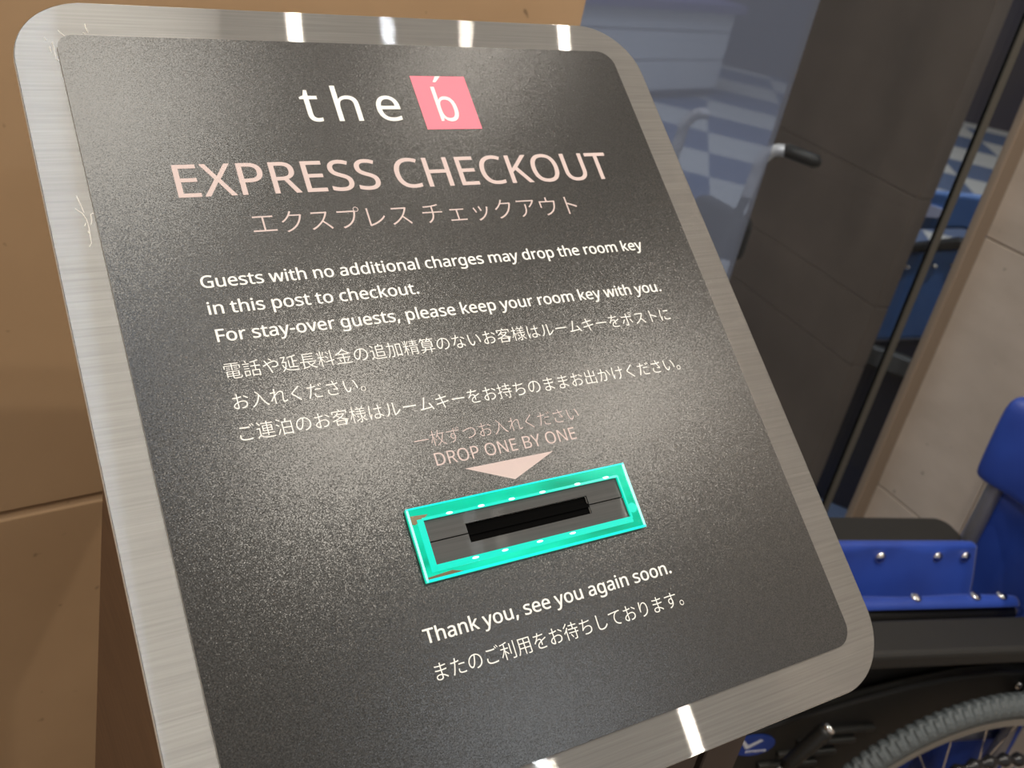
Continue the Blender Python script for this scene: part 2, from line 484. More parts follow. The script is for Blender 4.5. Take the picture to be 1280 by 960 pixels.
# made-up blue studded shape for the wheelchair-like reflection in the glass
bs = empty('reflected_seat_standin', (1.80186, 0.95191, 0.0), math.radians(33.43 - 90))
tag(bs, 'blue vinyl bench with silver studs made up for the wheelchair-like reflection in the narrow glass strip', 'standin')
bm = bmesh.new(); prism(bm, [(0.0, 0.40), (0.16, 0.40), (0.16, 0.45), (0.02, 0.45)], -0.075, 0.16, 'x')
obj('seat_edge', bm, PLAST, bs, bevel=0.008)
bm = bmesh.new(); prism(bm, [(-0.075, 0.44), (0.16, 0.545), (0.16, 0.745), (0.06, 0.735), (-0.075, 0.675)], 0.03, 0.06)
PBLUE = fabric('sea_blue_vinyl', (0.03, 0.09, 0.25), (0.04, 0.115, 0.30), 0.5)
fp = obj('seat_cushion', bm, PBLUE, bs, bevel=0.01, seg=3)
for x, z in ((-0.031, 0.657), (0.025, 0.679), (0.061, 0.694)):
    bm = bmesh.new(); sphere(bm, (x, 0.027, z), 0.007, 1, 0.6, 0.8); obj('stud', bm, CHROME, fp, smooth=True)
bm = bmesh.new(); prism(bm, [(-0.075, 0.675), (0.06, 0.735), (0.16, 0.745), (0.16, 0.758), (0.05, 0.755), (-0.075, 0.693)], 0.02, 0.055)
obj('dark_rail', bm, PLAST, bs, bevel=0.004)
bm = bmesh.new(); prism(bm, [(-0.10, 0.715), (0.05, 0.768), (0.16, 0.77), (0.16, 0.87), (0.02, 0.845), (-0.12, 0.815)], 0.07, 0.10)
obj('back_cushion', bm, PBLUE, bs, bevel=0.01, seg=3)
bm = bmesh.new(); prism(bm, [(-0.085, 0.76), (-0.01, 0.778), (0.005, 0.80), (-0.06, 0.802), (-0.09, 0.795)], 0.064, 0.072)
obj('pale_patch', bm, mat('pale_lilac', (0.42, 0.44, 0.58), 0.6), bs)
bm = bmesh.new(); prism(bm, [(-0.075, 0.0), (0.16, 0.0), (0.16, 0.54), (-0.075, 0.435)], 0.035, 0.06)
obj('front_board', bm, mat('navy_board', (0.012, 0.014, 0.03), 0.35), bs)

# ================================================================ THE SIGN
ZC = 1.08
TP = Matrix.Translation((0, 0, ZC)) @ Matrix(PM).to_4x4()     # plate: x right, y up the slope, z out of the face
sign = empty('sign_stand')
tag(sign, 'tilted steel-framed express checkout sign with glowing green key slot on brown post', 'sign')
HW, HH = 0.200, 0.2323

# pedestal under the plate; its top follows the slope
nrm = Vector((PM[0][2], PM[1][2], PM[2][2]))
def under(x, y, d):
    # height of the plane parallel to the plate, d below it
    return ZC + (-d / nrm.z) - (nrm.x * x + nrm.y * y) / nrm.z
def sloped_box(bm, x0, x1, y0, y1, d, z0=0.0):
    vs = {}
    for i, x in enumerate((x0, x1)):
        for j, y in enumerate((y0, y1)):
            vs[i, j, 0] = bm.verts.new((x, y, z0)); vs[i, j, 1] = bm.verts.new((x, y, under(x, y, d)))
    for q in (((0,0,0),(0,1,0),(0,1,1),(0,0,1)), ((1,0,0),(1,0,1),(1,1,1),(1,1,0)), ((0,0,0),(0,0,1),(1,0,1),(1,0,0)), ((0,1,0),(1,1,0),(1,1,1),(0,1,1)), ((0,0,0),(1,0,0),(1,1,0),(0,1,0)), ((0,0,1),(0,1,1),(1,1,1),(1,0,1))):
        bm.faces.new([vs[k] for k in q])
bm = bmesh.new(); sloped_box(bm, -0.174, 0.194, -0.112, 0.085, 0.006, 0.02)
ped = obj('pedestal', bm, BROWN, sign, bevel=0.001, seg=1)
bm = bmesh.new(); sloped_box(bm, 0.1625, 0.198, -0.12, -0.10, 0.006, 0.02)
sloped_box(bm, -0.1735, -0.1425, -0.12, -0.10, 0.006, 0.02)
obj('corner_post', bm, DARKBROWN, ped, bevel=0.001, seg=1)
bm = bmesh.new(); sloped_box(bm, -0.136, 0.156, -0.12, -0.11, 0.006, 0.02)
obj('front_board', bm, DARKBROWN, ped, bevel=0.001, seg=1)
bm = bmesh.new(); box(bm, -0.22, 0.22, -0.16, 0.12, 0.0, 0.020); obj('base_plate', bm, DARKBROWN, sign, bevel=0.003)

SLOT = rrect(-0.0372, 0.0372, -0.0998, -0.0898, 0.0004, 2)
frame = flat_plate('steel_plate', [rrect(-HW, HW, -HH, HH, 0.040, 20), SLOT], -0.0035, 0.0, STEEL, sign, TP, bevel=0.0005)
face = flat_plate('face_panel', [rrect(-0.1784, 0.1784, -0.2077, 0.2097, (0.012, 0.012, 0.012, 0.009), 10), SLOT], 0.0, 0.0011, PANEL, sign, TP)
# the highlight on the panel's cut edge is painted as a pale colour
face.data.materials.append(EDGE)
for p in face.data.polygons:
    if abs(p.normal.z) < 0.5: p.material_index = 1
TOP = 0.0011
# scratches in the steel at the upper left corner
SCR = mat('scratched_metal', (0.85, 0.84, 0.80), 0.5, 0.2)
for lines, what in (([[(-176.0, 213.2), (-173.3, 209.5)], [(-161.9, 218.0), (-162.0, 215.4), (-161.3, 212.3)], [(-164.0, 212.2), (-163.0, 211.7)], [(-180.2, 205.4), (-180.0, 201.8), (-180.0, 195.2), (-178.9, 193.7)], [(-181.8, 202.8), (-181.7, 198.7)], [(-183.5, 208.3), (-182.7, 206.3)]], 'white scratches at the upper left corner of the panel'),
                    ([[(-184.9, 112.5), (-183.8, 106.9), (-183.1, 102.8)], [(-186.7, 105.3), (-183.9, 102.4), (-182.7, 99.1), (-182.4, 94.6), (-182.7, 88.8), (-182.8, 85.7), (-184.2, 83.5)], [(-180.2, 101.7), (-179.1, 102.3), (-178.9, 101.6)], [(-180.2, 101.7), (-180.5, 98.1), (-181.1, 95.9)], [(-184.3, 95.2), (-183.4, 96.9)], [(-183.2, 92.4), (-182.7, 91.0)]], 'white branching scratch lower down the left side')):
    bm = bmesh.new()
    for line in lines:
        tube(bm, [(x / 1000, y / 1000, 0.00005) for x, y in line], 0.00022, 5)
    sc_ob = obj('scratch_mark', bm, SCR, frame)
    sc_ob['label'] = what
frame.data.materials.append(EDGE)  # rim highlight of the plate put into a pale colour
for p in frame.data.polygons:
    if abs(p.normal.z) < 0.9: p.material_index = 1
face['label'] = 'dark graphite panel with printed instructions'

# ---- key slot
slot = empty('key_slot'); slot.parent = sign; slot.matrix_local = TP
TEAL = bpy.data.materials.new('lit_green_acrylic'); TEAL.use_nodes = True
t_ = NT(TEAL); b_ = t_.n['Principled BSDF']
n_ = t_.noise(t_.objco((18, 60, 1)), 1.0, 2.0)
cr = t_.ramp(n_.outputs['Fac'], [(0.30, (0.0, 0.30, 0.16)), (0.5, (0.0, 0.62, 0.38)), (0.72, (0.01, 0.85, 0.55))])
t_.link(cr, b_.inputs['Emission Color']); b_.inputs['Emission Strength'].default_value = 0.95
b_.inputs['Base Color'].default_value = (0.0, 0.12, 0.08, 1); b_.inputs['Roughness'].default_value = 0.08
EDGELIT = mat('lit_cyan_edge', (0.0, 0.2, 0.17), 0.1, 0, 0.5, (0.01, 0.95, 0.78), 1.0)
EDGEPALE = mat('lit_pale_edge', (0.2, 0.3, 0.3), 0.1, 0, 0.5, (0.35, 1.0, 0.92), 1.0)
GLOW = mat('lit_cyan_band', (0.0, 0.15, 0.12), 0.15, 0, 0.5, (0.0, 0.80, 0.60), 0.9)
LEDM = mat('led_hot_spot', (0.5, 0.8, 0.8), 0.2, 0, 0.5, (0.55, 1.0, 0.98), 1.6)
OX, OY0, OY1 = 0.0668, -0.1141, -0.0766
IX, IY0, IY1 = 0.0594, -0.1067, -0.0838
ZB = TOP + 0.0022
bz = flat_plate('acrylic_bezel', [rrect(-OX, OX, OY0, OY1, 0.0004, 2), rrect(-IX, IX, IY0, IY1, 0.0003, 2)], TOP, ZB, TEAL, slot, bevel=0.0002)
bz['label'] = 'glowing green acrylic bezel'
def bar(name, x0, y0, x1, y1, w, m, parent=bz, z=ZB, h=0.0005):
    dx, dy = x1 - x0, y1 - y0; L = math.hypot(dx, dy); nx, ny = -dy / L * w / 2, dx / L * w / 2
    b1 = bmesh.new()
    prism(b1, [(x0 - nx, y0 - ny), (x1 - nx, y1 - ny), (x1 + nx, y1 + ny), (x0 + nx, y0 + ny)], z - 0.0002, z + h, 'z')
    return obj(name, b1, m, parent)
bar('lit_edge', -OX, OY1 - 0.0004, OX, OY1 - 0.0004, 0.0008, EDGELIT)
bar('lit_edge', -OX, OY0 + 0.0006, OX, OY0 + 0.0006, 0.0012, EDGELIT)
bar('lit_edge', -OX + 0.0005, OY0, -OX + 0.0005, OY1, 0.0010, EDGEPALE)
bar('lit_edge', OX - 0.0006, OY0, OX - 0.0006, OY1, 0.0012, EDGEPALE)
bar('inner_glow', -IX - 0.0005, IY1 + 0.0006, IX + 0.0005, IY1 + 0.0006, 0.0013, GLOW)
bar('inner_glow', -IX - 0.0030, IY0 - 0.0016, IX + 0.0005, IY0 - 0.0016, 0.0032, GLOW)
bar('inner_glow', -IX - 0.0016, IY0 - 0.003, -IX - 0.0016, IY1 + 0.0008, 0.0034, GLOW)
bar('inner_glow', IX + 0.0005, IY0 - 0.001, IX + 0.0005, IY1 + 0.0008, 0.0010, GLOW)
# little unlit corners where the acrylic shows the metal behind
CLEARC = mat('unlit_acrylic_corner', (0.16, 0.13, 0.07), 0.2, 0.3)
for pts in ([(-0.0656, -0.0805), (-0.0560, -0.0812), (-0.0590, -0.0832), (-0.0640, -0.0852), (-0.0656, -0.0848)], [(-0.0657, -0.1118), (-0.052, -0.1110), (-0.046, -0.1128), (-0.0655, -0.1129)]):
    bm = bmesh.new(); prism(bm, pts, ZB - 0.0002, ZB + 0.0003, 'z'); obj('clear_corner', bm, CLEARC, bz)
bm = bmesh.new(); bmesh.ops.create_cone(bm, cap_ends=True, segments=20, radius1=0.0028, radius2=0.0028, depth=0.0006, matrix=Matrix.Translation((0.0624, -0.1022, ZB + 0.0001)))
obj('moulded_lug', bm, GLOW, bz)
for u, v in [(-0.0445, -0.0830), (-0.0262, -0.0830), (-0.0080, -0.0830), (0.0110, -0.0830), (0.0334, -0.0829), (0.0523, -0.0828), (-0.0380, -0.1079), (-0.0209, -0.1079), (0.0, -0.1079), (0.0205, -0.1079)]:
    bm = bmesh.new(); sphere(bm, (u, v, ZB + 0.0003), 0.001, 2.4, 0.75, 0.35); obj('led', bm, LEDM, bz, smooth=True)
SLOTSTEEL = brushed_steel('dark_brushed_slot_plate', (0.10, 0.101, 0.101), soft=0.9)
HL = -0.0950
g = 0.0003
for nm, pts in (('slot_plate', [(-IX, HL + g), (-0.0372, HL + g), (-0.0372, -0.0898), (0.0372, -0.0898), (0.0372, HL + g), (IX, HL + g), (IX, IY1), (-IX, IY1)]),
                ('slot_plate', [(-IX, HL - g), (-IX, IY0), (IX, IY0), (IX, HL - g), (0.0372, HL - g), (0.0372, -0.0998), (-0.0372, -0.0998), (-0.0372, HL - g)])):
    flat_plate(nm, [pts], TOP + 0.0002, TOP + 0.0012, SLOTSTEEL, slot)
bm = bmesh.new(); box(bm, -IX, IX, HL - 0.001, HL + 0.001, TOP, TOP + 0.0003); obj('black_seam', bm, BLACK, slot)
# shallow black tray painting the darkness inside the slot
bm = bmesh.new()
x0, x1, y0, y1, z0, z1 = -0.0372, 0.0372, -0.0998, -0.0898, TOP - 0.0006, TOP
vs = [bm.verts.new((x, y, z)) for x in (x0, x1) for y in (y0, y1) for z in (z0, z1)]
for f in ((0,1,3,2),(4,6,7,5),(0,4,5,1),(2,3,7,6),(0,2,6,4)): bm.faces.new([vs[i] for i in f])
obj('slot_dark', bm, BLACK, slot)

